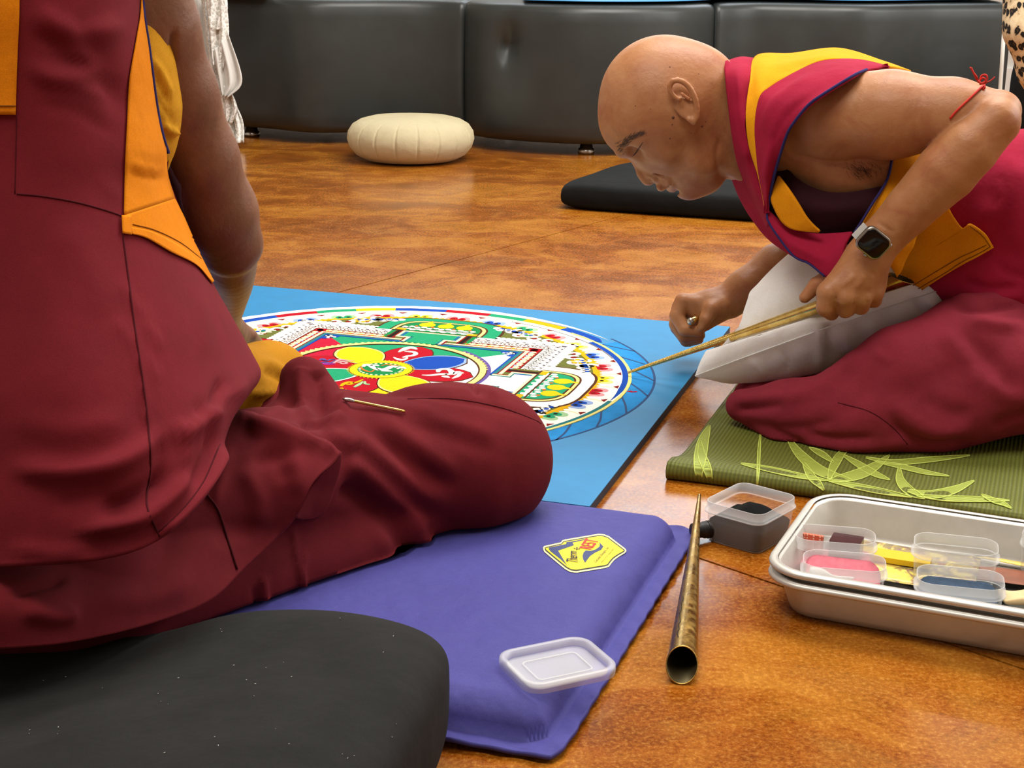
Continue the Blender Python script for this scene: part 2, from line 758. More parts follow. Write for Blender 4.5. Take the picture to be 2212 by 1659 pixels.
def drape(name, ca, cb, na, nb, bvh, off, m, parent, guess=None, thick=0.0015, mid=None, **kw):
    """a cloth panel laid on a garment, bounded by two pixel curves"""
    A, B = catmull(ca, na), catmull(cb, na)
    V = []
    for t in np.linspace(0, 1, nb):
        for i in range(na):
            q = A[i] * (1 - t) + B[i] * t
            V.append(cast(bvh, q[0], q[1], off, guess))
    V = np.array(V)
    F = grid_faces(nb, na)
    o = V[F[len(F) // 2][0]]
    fn = np.cross(V[F[len(F) // 2][1]] - o, V[F[len(F) // 2][2]] - o)
    if fn @ (o - CAM) > 0:
        F = [f[::-1] for f in F]
    ob = mesh(name, V, F, m, parent, **kw)
    solidify(ob, thick, 1.0)
    return ob


def seam(name, line, bvh, r, m, parent, off=0.0005, guess=None, n=None, **kw):
    """a stitched line or piping on a garment"""
    q = catmull(line, n or max(8, int(np.linalg.norm(np.diff(np.asarray(line, float), axis=0), axis=1).sum() / 12)))
    pts = np.array([cast(bvh, a, b, off, guess) for a, b in q])
    V, F = tube(pts, r, 6)
    return mesh(name, V, F, m, parent, **kw)
# ------------------------------------------------------------------ the room
def floor_mat():
    t = NT('stained_concrete')
    vec = t.coords()
    vs = t.coords((1, 1.5, 1), (0, 0, 0.5))
    a = t.noise(vs, 3.4, 7, 0.64, 0.9)
    b = t.noise(vec, 11, 9, 0.72, 0.6)
    c = t.noise(vec, 210, 7, 0.78)
    c1 = t.ramp(a, [(0.39, C('#562505')), (0.48, C('#93500d')), (0.57, C('#c9933a'))])
    c2 = t.ramp(b, [(0.36, C('#532506')), (0.5, C('#9c5a13')), (0.63, C('#cc973c'))])
    m = t.mix(0.45, c1, c2)
    m = t.mix(0.42, m, t.ramp(c, [(0.38, C('#5a2906')), (0.52, C('#aa681c')), (0.64, C('#e2b768'))]))
    t.set(Base_Color=t.mix(1.0, m, (0.86, 0.735, 0.55, 1), 'MULTIPLY'), Specular_IOR_Level=0.27)
    t.set(Roughness=t.ramp(b, [(0.3, (.15,) * 3 + (1,)), (0.7, (.25,) * 3 + (1,))]))
    t.set(Normal=t.bump(t.noise(vec, 160, 5, 0.65), 0.06, 0.001))
    return t.m


FLOOR = floor_mat()
JOINT = plain('joint_dirt', '#2a1609', 0.9)
PLASTER = plain('white_plaster', '#d8d6cf', 0.85, 0.2, var=0.02)


def clip_half(poly, p, n):
    out = []
    for i in range(len(poly)):
        a, b = np.array(poly[i]), np.array(poly[(i + 1) % len(poly)])
        da, db = (a - p) @ n, (b - p) @ n
        if da >= 0:
            out.append(a)
        if da * db < 0:
            out.append(a + (b - a) * da / (da - db))
    return out


def prism(poly, z0, z1, fr=None):
    p = np.asarray(poly, float)
    n = len(p)
    V = np.vstack([np.column_stack([p, np.full(n, z0)]), np.column_stack([p, np.full(n, z1)])])
    if fr is not None:
        V = fr(V)
    tri = tessellate_polygon([[Vector((q[0], q[1], 0)) for q in p]])
    F = []
    area = 0.5 * np.sum(p[:, 0] * np.roll(p[:, 1], -1) - np.roll(p[:, 0], -1) * p[:, 1])
    for t_ in tri:
        a, b, c = t_
        cr = np.cross(p[b] - p[a], p[c] - p[a])
        t2 = (a, b, c) if cr > 0 else (a, c, b)
        F.append(tuple(i + n for i in t2))
        F.append(t2[::-1])
    for i in range(n):
        j = (i + 1) % n
        F.append((i, j, j + n, i + n) if area > 0 else (j, i, i + n, j + n))
    return V, F


RX0, RX1, RY0, RY1 = -3.2, 3.4, -2.6, 6.6
V, F_ = prism([(RX0, RY0), (RX1, RY0), (RX1, RY1), (RX0, RY1)], -0.10, -0.004)
floor = mesh('floor', V, F_, JOINT, None, False, kind='structure')
jA, dA = np.array([-0.346, 2.792]), np.array([0.576, 0.817])
jB, dB = np.array([0.207, 1.574]), np.array([0.727, -0.686])
jC = jA + dA * 1.9
nA, nB = np.array([dA[1], -dA[0]]), np.array([-dB[1], dB[0]])
room = [(RX0, RY0), (RX1, RY0), (RX1, RY1), (RX0, RY1)]
for sa in (1, -1):
    for lo_, hi_ in ((None, jB), (jB, None)):
        q = clip_half(room, jA + nA * sa * 0.0018, nA * sa)
        if hi_ is not None:
            q = clip_half(q, hi_ - nB * 0.0018, -nB)
        if lo_ is not None:
            q = clip_half(q, lo_ + nB * 0.0018, nB)
        if len(q) > 2:
            V, F_ = prism(q, -0.03, 0.0)
            mesh('slab', V, F_, FLOOR, floor, False)


def box_v(x0, x1, y0, y1, z0, z1):
    return prism([(x0, y0), (x1, y0), (x1, y1), (x0, y1)], z0, z1)


for nm, a in (('wall_back', (RX0, RX1, RY1, RY1 + .1, 0, 3)), ('wall_left', (RX0 - .1, RX0, RY0, RY1, 0, 3)), ('wall_right', (RX1, RX1 + .1, RY0, RY1, 0, 3)),
              ('wall_front', (RX0, RX1, RY0 - .1, RY0, 0, 3)), ('ceiling', (RX0, RX1, RY0, RY1, 3.0, 3.1))):
    V, F_ = box_v(*a)
    mesh(nm, V, F_, PLASTER, None, False, kind='structure')
V, F_ = box_v(RX0, RX1, RY1 - .02, RY1, 0, 0.1)
mesh('baseboard_back', V, F_, plain('white_trim_paint', '#e4e2dc', 0.5), None, False, kind='structure')

# ------------------------------------------------------------------ serpentine black sofa
LEATHER = NT('black_leatherette')
_v = LEATHER.coords()
LEATHER.set(Base_Color=LEATHER.ramp(LEATHER.noise(_v, 5, 4), [(0.3, C('#242827')), (0.7, C('#2f3433'))]), Roughness=0.42, Specular_IOR_Level=0.6)
LEATHER.set(Normal=LEATHER.bump(LEATHER.noise(_v, 900, 3), 0.10, 0.0008, LEATHER.bump(LEATHER.noise(_v, 7, 3, 0.5, 0.5), 0.10, 0.02)))
LEATHER = LEATHER.m
plan = np.array([(-1.04, 5.00), (-0.80, 4.90), (-0.62, 4.80), (-0.40, 4.845), (-0.25, 4.85), (-0.16, 4.80), (-0.05, 4.69), (0.2, 4.60), (0.45, 4.66),
                 (0.60, 4.80), (0.72, 4.87), (0.86, 4.86), (1.05, 4.83), (1.3, 4.93), (1.545, 5.00)])
SOFA = thing('curved_sofa', 'long serpentine black leatherette bench sofa along the back of the floor', 'sofa', (0.2, 5.1, 0))


def sofa_section(x0, x1, n):
    q = catmull(plan, 240)
    q = q[(q[:, 0] >= x0 - 1e-6) & (q[:, 0] <= x1 + 1e-6)]
    q = poly_line(q, n)
    q = np.vstack([q])
    prof = [(0.06, 0.030), (0.012, 0.038), (0.0, 0.06)] + [(0.0 - 0.006 * math.sin(math.pi * k / 12), 0.06 + 0.35 * k / 12) for k in range(1, 13)]
    prof += [(0.006, 0.424), (0.022, 0.432), (0.06, 0.436), (0.3, 0.44), (0.55, 0.436), (0.60, 0.42), (0.61, 0.38), (0.61, 0.06), (0.6, 0.03)]
    T = np.gradient(q, axis=0)
    T /= np.linalg.norm(T, axis=1)[:, None]
    nrm = np.stack([-T[:, 1], T[:, 0]], 1)
    nrm = nrm * 0.35 + np.array([0, 1]) * 0.65
    rings = []
    for i in range(n):
        e = min(i, n - 1 - i)
        ins = 0.007 * math.exp(-e * 1.1)
        rings.append(np.array([(q[i, 0] + nrm[i, 0] * (d + (ins if d < .3 else -ins)), q[i, 1] + nrm[i, 1] * (d + (ins if d < .3 else -ins)),
                                z - (ins * .5 if z > .3 else 0)) for d, z in prof]))
    V, F = loft(rings)
    return np.array(V), F


for i, (a, b) in enumerate(((-1.04, -0.152), (-0.152, 0.60), (0.60, 1.545))):
    V, F_ = sofa_section(a, b, 60)
    if i == 1:      # deep buttoned dimple
        c = P(1100, 103, 4.63)
        d = np.hypot((V[:, 0] - c[0]), (V[:, 2] - c[2]) * .8)
        m = V[:, 1] < 4.9
        V[m, 1] += 0.030 * np.exp(-(d[m] / 0.024) ** 2) + 0.008 * np.exp(-(d[m] / 0.06) ** 2)
        V[m, 1] += 0.012 * np.exp(-(np.abs(V[m, 0] - c[0]) / 0.025) ** 2) * np.exp(-(np.abs(V[m, 2] - c[2]) / 0.11) ** 2)
    mesh('upholstered_section', V, F_, LEATHER, SOFA)
for px_, py_ in ((541, 297), (1267, 335), (2120, 318)):
    b = PF(px_, py_, 0)
    if px_ > 2000:
        b = np.array([1.45, 5.03, 0])
    prof = [(0.0, 0), (0.024, 0), (0.026, 0.006), (0.025, 0.016), (0.02, 0.018), (0.016, 0.034)]
    rg = [np.array([(b[0] + r * math.cos(t), b[1] + .03 + r * math.sin(t), z) for t in np.linspace(0, 2 * math.pi, 20, endpoint=False)]) for r, z in prof[1:]]
    V, F_ = loft(rg)
    mesh('foot', V, F_, CHROME, SOFA, label='round steel sofa foot')

# sky-blue mat lying on the sofa seat
q = catmull(plan, 120)
q = q[(q[:, 0] > 0.02) & (q[:, 0] < 1.53)]
up = []
for d, z in ((0.035, 0.443), (0.035, 0.4475), (0.05, 0.4500), (0.5, 0.4500), (0.51, 0.445)):
    up.append(np.column_stack([q[:, 0], q[:, 1] + d, np.full(len(q), z)]))
V = np.vstack(up)
mesh('seat_mat', V, grid_faces(5, len(q)), plain('sky_blue_vinyl', '#4f9fd6', 0.35, 0.5), None, True,
     'thin sky-blue mat lying along the seat of the black sofa', 'mat')

# ------------------------------------------------------------------ cream zafu
c = (PF(880, 362, 0) + np.array([0, 0.155, 0]))
ZR = 0.183
rg = []
nz = 360
for k, (r, z) in enumerate([(0.02, 0.0), (0.10, 0.001), (0.135, 0.006), (0.160, 0.020), (0.176, 0.040), (0.183, 0.062), (0.180, 0.083), (0.168, 0.101),
                            (0.148, 0.113), (0.12, 0.1205), (0.08, 0.1245), (0.04, 0.126), (0.01, 0.1262)]):
    a = np.linspace(0, 2 * np.pi, nz, endpoint=False)
    pl = np.abs(((a / (2 * np.pi) * 18) % 1) - .5) * 2      # 1 at a pleat
    w = math.exp(-((z - .07) / .045) ** 2) if r > .1 else 0
    rr = r - 0.0055 * w * np.exp(-((1 - pl) / .075) ** 2)
    rg.append(np.column_stack([c[0] + rr * np.cos(a), c[1] + rr * np.sin(a), z + 0.002 * w * np.sin(a * 3) + 0 * a]))
V, F_ = loft(rg)
ZAFU = mesh('meditation_cushion', V, F_, CREAM, None, True, 'round cream pleated meditation cushion on the floor before the sofa', 'cushion')

# ------------------------------------------------------------------ flat black mat behind the kneeling man


def soft_slab(fr, w, d, h, edge, nx=44, ny=34, bulge=0.0, seed=1, sag=None):
    """a stuffed flat cushion: rounded corners, soft edges, welt at mid-height"""
    r_ = np.random.default_rng(seed)
    u = np.sin(np.linspace(-1, 1, nx) * np.pi / 2)
    v = np.sin(np.linspace(-1, 1, ny) * np.pi / 2)
    U, W = np.meshgrid(u, v, indexing='ij')
    prof = (np.clip(1 - np.abs(U) ** 14, 0, 1) * np.clip(1 - np.abs(W) ** 14, 0, 1)) ** edge
    sx = 1 - 0.05 * W ** 4
    sy = 1 - 0.05 * U ** 4
    X = U * sx * w / 2
    Y = W * sy * d / 2
    ph = r_.random(8) * 6.28
    wob = 0.5 * np.sin(3 * U + ph[0] + 2 * W) + 0.5 * np.sin(5 * W + ph[1] - 2 * U)
    top = h / 2 + prof * (h / 2 + bulge * wob)
    bot = h / 2 - prof * h / 2
    if sag is not None:
        top = sag(X, Y, top)
    Vt = fr(np.stack([X, Y, top], -1).reshape(-1, 3))
    Vb = fr(np.stack([X, Y, bot], -1).reshape(-1, 3))
    F = grid_faces(nx, ny)
    F2 = [tuple(i + nx * ny for i in f)[::-1] for f in F]
    V = np.vstack([Vt, Vb])
    n = nx * ny
    # weld the rim
    rim = [i * ny + j for i in range(nx) for j in range(ny) if i in (0, nx - 1) or j in (0, ny - 1)]
    mp = {i + n: i for i in rim}
    F2 = [tuple(mp.get(i, i) for i in f) for f in F2]
    return V, [f[::-1] for f in F] if False else F + F2


fa = PF(1193, 452, 0)
ang = math.atan2(-0.150, 0.455)
fr = Frame(fa, ang)
mc = fr((0.40, 0.235))[0]
V, F_ = soft_slab(Frame(mc, ang), 0.80, 0.47, 0.062, 0.22, seed=4, bulge=0.002)
V[:, 0] += 0.13 * ((V - mc) @ Frame(mc, ang).y + .2)
mesh('floor_mat', V, F_, BLACK_MAT, None, True, 'flat black zabuton mat on the floor behind the leaning man', 'mat')

# ------------------------------------------------------------------ white lace and leopard print at the picture's edges
LACE = NT('white_lace')
_v = LACE.coords()
vo = LACE.n('ShaderNodeTexVoronoi')
vo.feature = 'DISTANCE_TO_EDGE'
vo.inputs['Scale'].default_value = 75
LACE.l(_v, vo.inputs['Vector'])
LACE.set(Base_Color=LACE.ramp(vo.outputs['Distance'], [(0.02, C('#fbfaf6')), (0.16, C('#d3d1c9'))]), Roughness=0.9)
LACE.set(Normal=LACE.bump(vo.outputs['Distance'], 0.8, 0.004))
LACE = LACE.m
WHITE_VOILE = cloth('white_voile', '#eceae4', var=0.03)
LC = thing('lace_drape', 'white ruffled lace cloth hanging at the left end of the black sofa', 'cloth', (-0.85, 4.75, 0))


def hang(curve_l, curve_r, n=40, m_=24, amp=0.015, fr_=7, ph=0.0):
    A, B = catmull(curve_l, n), catmull(curve_r, n)
    G = []
    for i in range(n):
        row = []
        for j in range(m_):
            t = j / (m_ - 1)
            q = A[i] * (1 - t) + B[i] * t
            p = P(*q)
            p[1] += amp * math.sin(fr_ * t * 2 + ph + i * 0.12) + 0.4 * amp * math.sin(fr_ * 5 * t + i * .2)
            p[2] = max(p[2], 0.001)
            row.append(p)
        G += row
    return np.array(G), grid_faces(n, m_)


V, F_ = hang([(380, -24, 4.80), (395, 80, 4.80), (420, 180, 4.80), (462, 306, 4.76)], [(440, -24, 4.80), (446, 60, 4.79), (470, 180, 4.78), (504, 306, 4.75)], amp=.012, ph=1)
solidify(mesh('voile_layer', V, F_, WHITE_VOILE, LC), 0.002)
V, F_ = hang([(430, -24, 4.76), (442, 60, 4.76), (462, 200, 4.75), (484, 300, 4.73), (490, 309, 4.72)], [(480, -24, 4.76), (484, 60, 4.75), (497, 190, 4.73), (524, 262, 4.72), (527, 308, 4.70)], amp=.014, fr_=9)
solidify(mesh('lace_layer', V, F_, LACE, LC), 0.002)
for i_, (c0, c1) in enumerate((([(438, -24, 4.72), (446, 20, 4.72), (452, 60, 4.71)], [(489, -24, 4.72), (490, 20, 4.71), (478, 66, 4.70)]),
                              ([(446, 40, 4.71), (456, 100, 4.71), (462, 140, 4.70)], [(490, 10, 4.71), (493, 80, 4.70), (482, 150, 4.69)]),
                              ([(462, 110, 4.70), (474, 170, 4.69), (482, 208, 4.68)], [(492, 70, 4.70), (524, 172, 4.67), (492, 212, 4.67)]),
                              ([(472, 190, 4.70), (482, 240, 4.70), (487, 262, 4.70)], [(494, 180, 4.70), (512, 232, 4.69), (500, 268, 4.69)]))):
    V, F_ = hang(c0, c1, 24, 20, amp=.010, ph=i_ * 1.7, fr_=6)
    solidify(mesh('lace_ruffle', V, F_, LACE if i_ != 2 else WHITE_VOILE, LC), 0.002)

V, F_ = soft_slab(Frame((-0.86, 4.98), -0.15, 0.436), 0.26, 0.30, 0.03, .3, 26, 24, .003)
mesh('folded_lace', V, F_, LACE, LC)

LEO = NT('leopard_print')
_v = LEO.coords((1, 1, .8))
vo = LEO.n('ShaderNodeTexVoronoi')
vo.feature = 'F1'
vo.inputs['Scale'].default_value = 52
vo.inputs['Randomness'].default_value = 0.9
mx = LEO.n('ShaderNodeVectorMath')
nz_ = LEO.n('ShaderNodeTexNoise')
nz_.inputs['Scale'].default_value = 40
LEO.l(_v, nz_.inputs['Vector'])
sc_ = LEO.n('ShaderNodeVectorMath')
sc_.operation = 'SCALE'
sc_.inputs['Scale'].default_value = 0.03
LEO.l(nz_.outputs['Color'], sc_.inputs[0])
LEO.l(_v, mx.inputs[0])
LEO.l(sc_.outputs[0], mx.inputs[1])
LEO.l(mx.outputs[0], vo.inputs['Vector'])
LEO.set(Base_Color=LEO.ramp(vo.outputs['Distance'], [(0.0, C('#5b452c')), (0.17, C('#3a2a1b')), (0.2, C('#0d0a08')), (0.42, C('#120e0b')), (0.50, C('#cdb48c')), (0.8, C('#e2d0ac'))]), Roughness=0.85)
LEO = LEO.m
S = Solid()
S.chain([(2225, -120, 4.2, 62), (2228, 60, 4.15, 58), (2235, 150, 4.15, 36), (2262, 240, 4.15, 24), (2278, 330, 4.15, 20)], 0.03)
V, Q = S.extract(0.012)
V[:, 2] = np.maximum(V[:, 2], .001)
mesh('leopard_print_garment', V, Q, LEO, None, True, 'tan and black leopard print garment tapering down at the top right corner', 'clothing')
a_, b_ = P(2166, 110, 4.45), P(2160, 200, 4.45)
d_ = (b_ - a_) / abs(b_[2] - a_[2])
pts = np.array([a_ - d_ * 0.1, a_ + d_ * (a_[2] - 0.0)])
V, F_ = tube(poly_line(pts, 4), 0.0055, 10)
mesh('white_pole', V, F_, plain('white_enamel', '#d7d7cf', 0.4), None, True, 'thin white upright pole beside the right end of the sofa', 'pole')
V, F_ = soft_slab(Frame((1.62, 4.62), 0.1), 0.30, 0.22, 0.30, 0.2, 24, 20, 0.01)  # plain block standing in for the dark background, no particular object
mesh('dark_backdrop', V, F_, BLACK_MAT, None, True, 'plain dark block for the dark background behind the leopard print at the right edge', 'bag')
pts = catmull([P(2188, 284, 3.9), P(2200, 272, 3.9), P(2216, 282, 3.9), P(2240, 300, 3.9)], 20)
pts[:, 2] -= pts[:, 2].min() - 0.02
V, F_ = tube(pts, 0.022, 12)

# ------------------------------------------------------------------ purple camping pad
PAD_A = math.atan2(0.163 * 0 + -0.255, 0.967) * 0 + math.atan2(-(0.320), 0.947)
e_short = np.array([0.203 - 0.040, 1.615 - 1.134])
e_short /= np.linalg.norm(e_short)
pad_ang = math.atan2(e_short[1], e_short[0]) - math.pi / 2
PADW, PADL, PADH = 0.532, 1.16, 0.036
pad_c = np.array([0.1215, 1.3745]) + e_short * 0.012
ex = np.array([math.cos(pad_ang), math.sin(pad_ang)])
PADF = Frame(pad_c - ex * PADL / 2, pad_ang)
PURPLE = cloth('purple_nylon', '#4f4d97', var=0.06, weave=2500, bump=0.12, rough=0.62, sheen=0.1, crease=0.35)


def pad_height(x, y):
    """local coordinates from the pad centre"""
    dx = PADL / 2 - np.abs(x)
    dy = PADW / 2 - np.abs(y)
    e = np.minimum(dx, dy)
    fl = 0.019
    t = np.clip((e - fl) / 0.032, 0, 1)
    # rounded corner of the inflated body
    cx, cy = np.clip(0.050 - dx, 0, None), np.clip(0.050 - dy, 0, None)
    rr = np.hypot(cx, cy)
    t2 = np.clip((0.034 - rr) / 0.032, 0, 1)
    t = np.minimum(t, t2)
    return 0.006 + (PADH - 0.006) * np.sqrt(np.clip(1 - (1 - t) ** 2, 0, 1))


def pad_grid(nx=300, ny=150):
    x = np.linspace(-PADL / 2, PADL / 2, nx)
    y = np.linspace(-PADW / 2, PADW / 2, ny)
    x = PADL / 2 * np.sign(x) * (1 - (1 - np.abs(x) / (PADL / 2)) ** 1.25)
    y = PADW / 2 * np.sign(y) * (1 - (1 - np.abs(y) / (PADW / 2)) ** 1.25)
    X, Y = np.meshgrid(x, y, indexing='ij')
    Z = pad_height(X, Y)
    e = np.minimum(PADL / 2 - np.abs(X), PADW / 2 - np.abs(Y))
    rag = 0.0011 * np.sin(X * 43 + 3) * np.sin(Y * 51) + .0006 * np.sin(X * 170 + Y * 190)
    w = np.exp(-e / .015)
    Z = Z + w * (0.003 + rag * 1.2)
    X2 = X + w * rag * np.sign(X) * (np.abs(X) > PADL / 2 - .05)
    Y2 = Y + w * rag * np.sign(Y) * (np.abs(Y) > PADW / 2 - .05)
    # corners pull in a little
    cxy = (np.abs(X) / (PADL / 2)) ** 20 * (np.abs(Y) / (PADW / 2)) ** 20
    X2 = X2 * (1 - 0.012 * cxy)
    Y2 = Y2 * (1 - 0.010 * cxy)
    V = PADF(np.stack([X2, Y2, Z], -1).reshape(-1, 3))
    return V, grid_faces(nx, ny)


V, F_ = pad_grid()
crs = []
r2 = np.random.default_rng(3)
for i in range(26):
    a = r2.uniform([560, 1100], [1450, 1620])
    th_ = r2.uniform(-.9, .6)
    L_ = r2.uniform(40, 150)
    b = a + L_ * np.array([math.cos(th_), math.sin(th_) * .5])
    mid_ = (a + b) / 2 + r2.normal(0, 6, 2)
    crs.append(([a, mid_, b], r2.choice([-1, 1]) * r2.uniform(.0003, .0009), r2.uniform(8, 13)))
N_ = np.tile([0, 0, 1.0], (len(V), 1))
V = folds(V, N_, crs)
PAD = thing('camping_pad', 'purple self-inflating pad under the man on the left', 'sleeping pad', (pad_c[0], pad_c[1], 0))
padm = mesh('pad_cover', V, [f[::-1] for f in F_] if np.cross(V[F_[0][1]] - V[F_[0][0]], V[F_[0][2]] - V[F_[0][0]])[2] < 0 else F_, PURPLE, PAD)
solidify(padm, 0.004, -1.0)
PADB = bvh_of(V, np.array(F_))
va, vb = PF(1496, 1147, 0.014), PF(1546, 1142, 0.013)
V, F_ = tube(poly_line([va, va + (vb - va) * .45, va + (vb - va) * .5, vb], 14), [.0085] * 6 + [.0095] * 8, 16)
vm = mesh('valve', V, F_, BLACK_PLASTIC, PAD, label='black plastic valve at the pad corner')
V, F_ = join([tube(poly_line([va + (vb - va) * t_ - 0.0006 * (vb - va), va + (vb - va) * (t_ + .02)], 2), 0.0102, 16) for t_ in (.62, .72, .82, .92)])
mesh('valve_ring', V, F_, BLACK_PLASTIC, vm)

# printed emblem, laid in the pad's plane (picture corners -> pad surface)
YEL = plain('emblem_yellow', '#f2dc14', 0.5, var=0.03)
PALE = plain('emblem_cream', '#f4efa6', 0.5)
INK = plain('emblem_black', '#15150f', 0.5)
NAVY = plain('emblem_navy', '#26346b', 0.5)
REDI = plain('emblem_red', '#cc1f1d', 0.5)


def zpx(x, y):      # pixels of a close crop of the emblem
    return 1160 + x * 210 / 2212, 1150 + y * 100 / 1053


def pad_decal(name, poly, m, off, parent):
    pl = [PADB.ray_cast(Vector(CAM), Vector(ray(*zpx(*q))).normalized())[0] for q in poly]
    V, F = prism([(p[0], p[1]) for p in pl], off - 0.0002, off)
    V[:, 2] += EMBZ
    return mesh(name, V, F, m, parent, False)


emb = [(140, 350), (165, 325), (545, 240), (575, 195), (640, 175), (1400, 45), (1520, 55), (1640, 100), (2010, 390), (2035, 450), (2000, 500), (1860, 570),
       (1760, 640), (1690, 720), (1640, 790), (1560, 820), (900, 930), (760, 915), (640, 850), (480, 720), (170, 460), (145, 410)]
EMBZ = max(PADB.ray_cast(Vector(CAM), Vector(ray(*zpx(*q))).normalized())[0][2] for q in emb + [(1000, 500), (700, 500), (1300, 500), (1600, 400)]) - .0008


def shrink(poly, s):
    p = np.array(poly, float)
    out = []
    n = len(p)
    area = 0.5 * np.sum(p[:, 0] * np.roll(p[:, 1], -1) - np.roll(p[:, 0], -1) * p[:, 1])
    sg = 1 if area > 0 else -1
    for i in range(n):
        a, b, c_ = p[i - 1], p[i], p[(i + 1) % n]
        t = (c_ - a) / np.linalg.norm(c_ - a)
        out.append(b + sg * s * np.array([-t[1], t[0]]))
    return out


EMB = pad_decal('printed_emblem', emb, PALE, 0.0014, PAD)
EMB['label'] = 'yellow shield-shaped printed emblem with lettering'
pad_decal('emblem_outline', shrink(emb, 34), INK, 0.0016, EMB)
pad_decal('emblem_field', shrink(emb, 60), YEL, 0.0018, EMB)
pad_decal('emblem_mountain', [(265, 370), (660, 292), (672, 245), (790, 232), (1150, 165), (1165, 176), (810, 255), (838, 318), (480, 440), (690, 790), (640, 735), (540, 640), (300, 450), (268, 400)], NAVY, 0.0020, EMB)
pad_decal('emblem_swoosh', [(1410, 245), (1510, 345), (1460, 420), (1330, 480), (1210, 560), (1140, 650), (1095, 718), (1050, 640), (1035, 560), (1060, 480), (1110, 435), (1220, 445), (1330, 415), (1420, 350), (1430, 290)], NAVY, 0.0020, EMB)


def pad_text(name, body, x0, x1, hvec, m, off, parent, shear=0.0, bold=0.0):
    """text running from crop pixel x0 to x1, its height along the crop vector hvec"""
    cu = bpy.data.curves.new('emblem_text', 'FONT')
    cu.body = body
    cu.extrude = 0.0
    cu.offset = bold
    tmp = bpy.data.objects.new('emblem_text', cu)
    COL.objects.link(tmp)
    dg = bpy.context.evaluated_depsgraph_get()
    me = bpy.data.meshes.new_from_object(tmp.evaluated_get(dg))
    bpy.data.objects.remove(tmp)
    V = np.array([v.co[:] for v in me.vertices])
    F = [tuple(p.vertices) for p in me.polygons]
    bpy.data.meshes.remove(me)
    V[:, :2] -= V[:, :2].min(0)
    w_, h_ = V[:, 0].max(), V[:, 1].max()
    x0, x1, hv = np.array(x0, float), np.array(x1, float), np.array(hvec, float)
    out = []
    for v in V:
        s, t = v[0] / w_, v[1] / h_
        k = 1.0 + shear * (s - .5) * 2
        q = x0 + (x1 - x0) * s + hv * t * k
        h = PADB.ray_cast(Vector(CAM), Vector(ray(*zpx(*q))).normalized())[0]
        out.append((h[0], h[1], EMBZ + off))
    return mesh(name, out, F, m, parent, False)


pad_text('emblem_lettering', 'Therm', (940, 735), (905, 470), (-240, -40), INK, 0.0024, EMB, -.15, 0.012)
pad_text('emblem_lettering', '-a-', (975, 440), (985, 380), (-150, -20), INK, 0.0024, EMB, 0, 0.01)
pad_text('emblem_lettering', 'REST', (1240, 425), (1420, 215), (-300, -50), REDI, 0.0024, EMB, .05, 0.02)
pad_text('emblem_lettering', 'Cascade Designs, Inc.', (1350, 735), (1665, 380), (-62, -45), INK, 0.0022, EMB)
pad_text('emblem_lettering', 'Made in U.S.A. Seattle, WA', (1475, 725), (1755, 415), (-28, -18), INK, 0.0022, EMB)

# ------------------------------------------------------------------ frosted lid on the pad
FROST = NT('frosted_plastic')
tr = FROST.n('ShaderNodeBsdfTransparent')
ms = FROST.n('ShaderNodeMixShader')
FROST.set(Base_Color=C('#e9edee'), Roughness=0.3, Specular_IOR_Level=0.6)
lw = FROST.n('ShaderNodeLayerWeight')
lw.inputs['Blend'].default_value = 0.35
rp = FROST.ramp(lw.outputs['Facing'], [(0.0, (0.07,) * 3 + (1,)), (0.7, (0.18,) * 3 + (1,)), (1.0, (0.8,) * 3 + (1,))])
FROST.l(rp, ms.inputs[0])
FROST.l(tr.outputs[0], ms.inputs[1])
FROST.l(FROST.b.outputs[0], ms.inputs[2])
FROST.l(ms.outputs[0], FROST.out.inputs['Surface'])
FROST = FROST.m
FROST_RIM = NT('frosted_plastic_rim')
tr = FROST_RIM.n('ShaderNodeBsdfTransparent')
ms = FROST_RIM.n('ShaderNodeMixShader')
ms.inputs[0].default_value = 0.42
FROST_RIM.set(Base_Color=C('#eceeee'), Roughness=0.3, Specular_IOR_Level=0.6)
FROST_RIM.l(tr.outputs[0], ms.inputs[1])
FROST_RIM.l(FROST_RIM.b.outputs[0], ms.inputs[2])
FROST_RIM.l(ms.outputs[0], FROST_RIM.out.inputs['Surface'])
FROST_RIM = FROST_RIM.m

FROST_PANEL = FROST_RIM.copy()
FROST_PANEL.name = 'frosted_panel'
for n_ in FROST_PANEL.node_tree.nodes:
    if n_.type == 'MIX_SHADER':
        n_.inputs[0].default_value = 0.30


def ring_loft(specs, fr, n=7):
    """specs: (w, d, r, z) rounded rectangles stacked to one skin"""
    return [fr(np.column_stack([rounded_rect(w, d, r, n), np.full(4 * (n + 1), z)])) for w, d, r, z in specs]


L1, L2, L3, L4 = PF(1090, 1405, .046), PF(1252, 1372, .046), PF(1322, 1447, .046), PF(1150, 1484, .046)
lc = (L1 + L2 + L3 + L4) / 4
lid_ang = math.atan2(-(L1 - L4)[1], -(L1 - L4)[0]) + 0
ang_w = math.atan2((L2 + L3 - L1 - L4)[1], (L2 + L3 - L1 - L4)[0])
LF = Frame(lc, ang_w, 0.0375)
w_l, d_l = 0.090, 0.074
LID = thing('container_lid', 'frosted plastic container lid lying on the purple pad', 'lid', (lc[0], lc[1], 0.0375))
V, F_ = loft(ring_loft([(w_l - .001, d_l - .001, .017, 0), (w_l, d_l, .0175, .004), (w_l - .001, d_l - .001, .017, .0085), (w_l - .006, d_l - .006, .015, .009),
                        (w_l - .012, d_l - .012, .0125, .0085), (w_l - .0135, d_l - .0135, .012, .0035), (w_l - .0135, d_l - .0135, .012, .0022)], LF), cap=False)
mesh('rim', V, F_, FROST_RIM, LID)
V, F_ = prism(rounded_rect(w_l - .0135, d_l - .0135, .012), 0.0010, 0.0024, LF)
mesh('panel', V, F_, FROST_PANEL, LID, False)
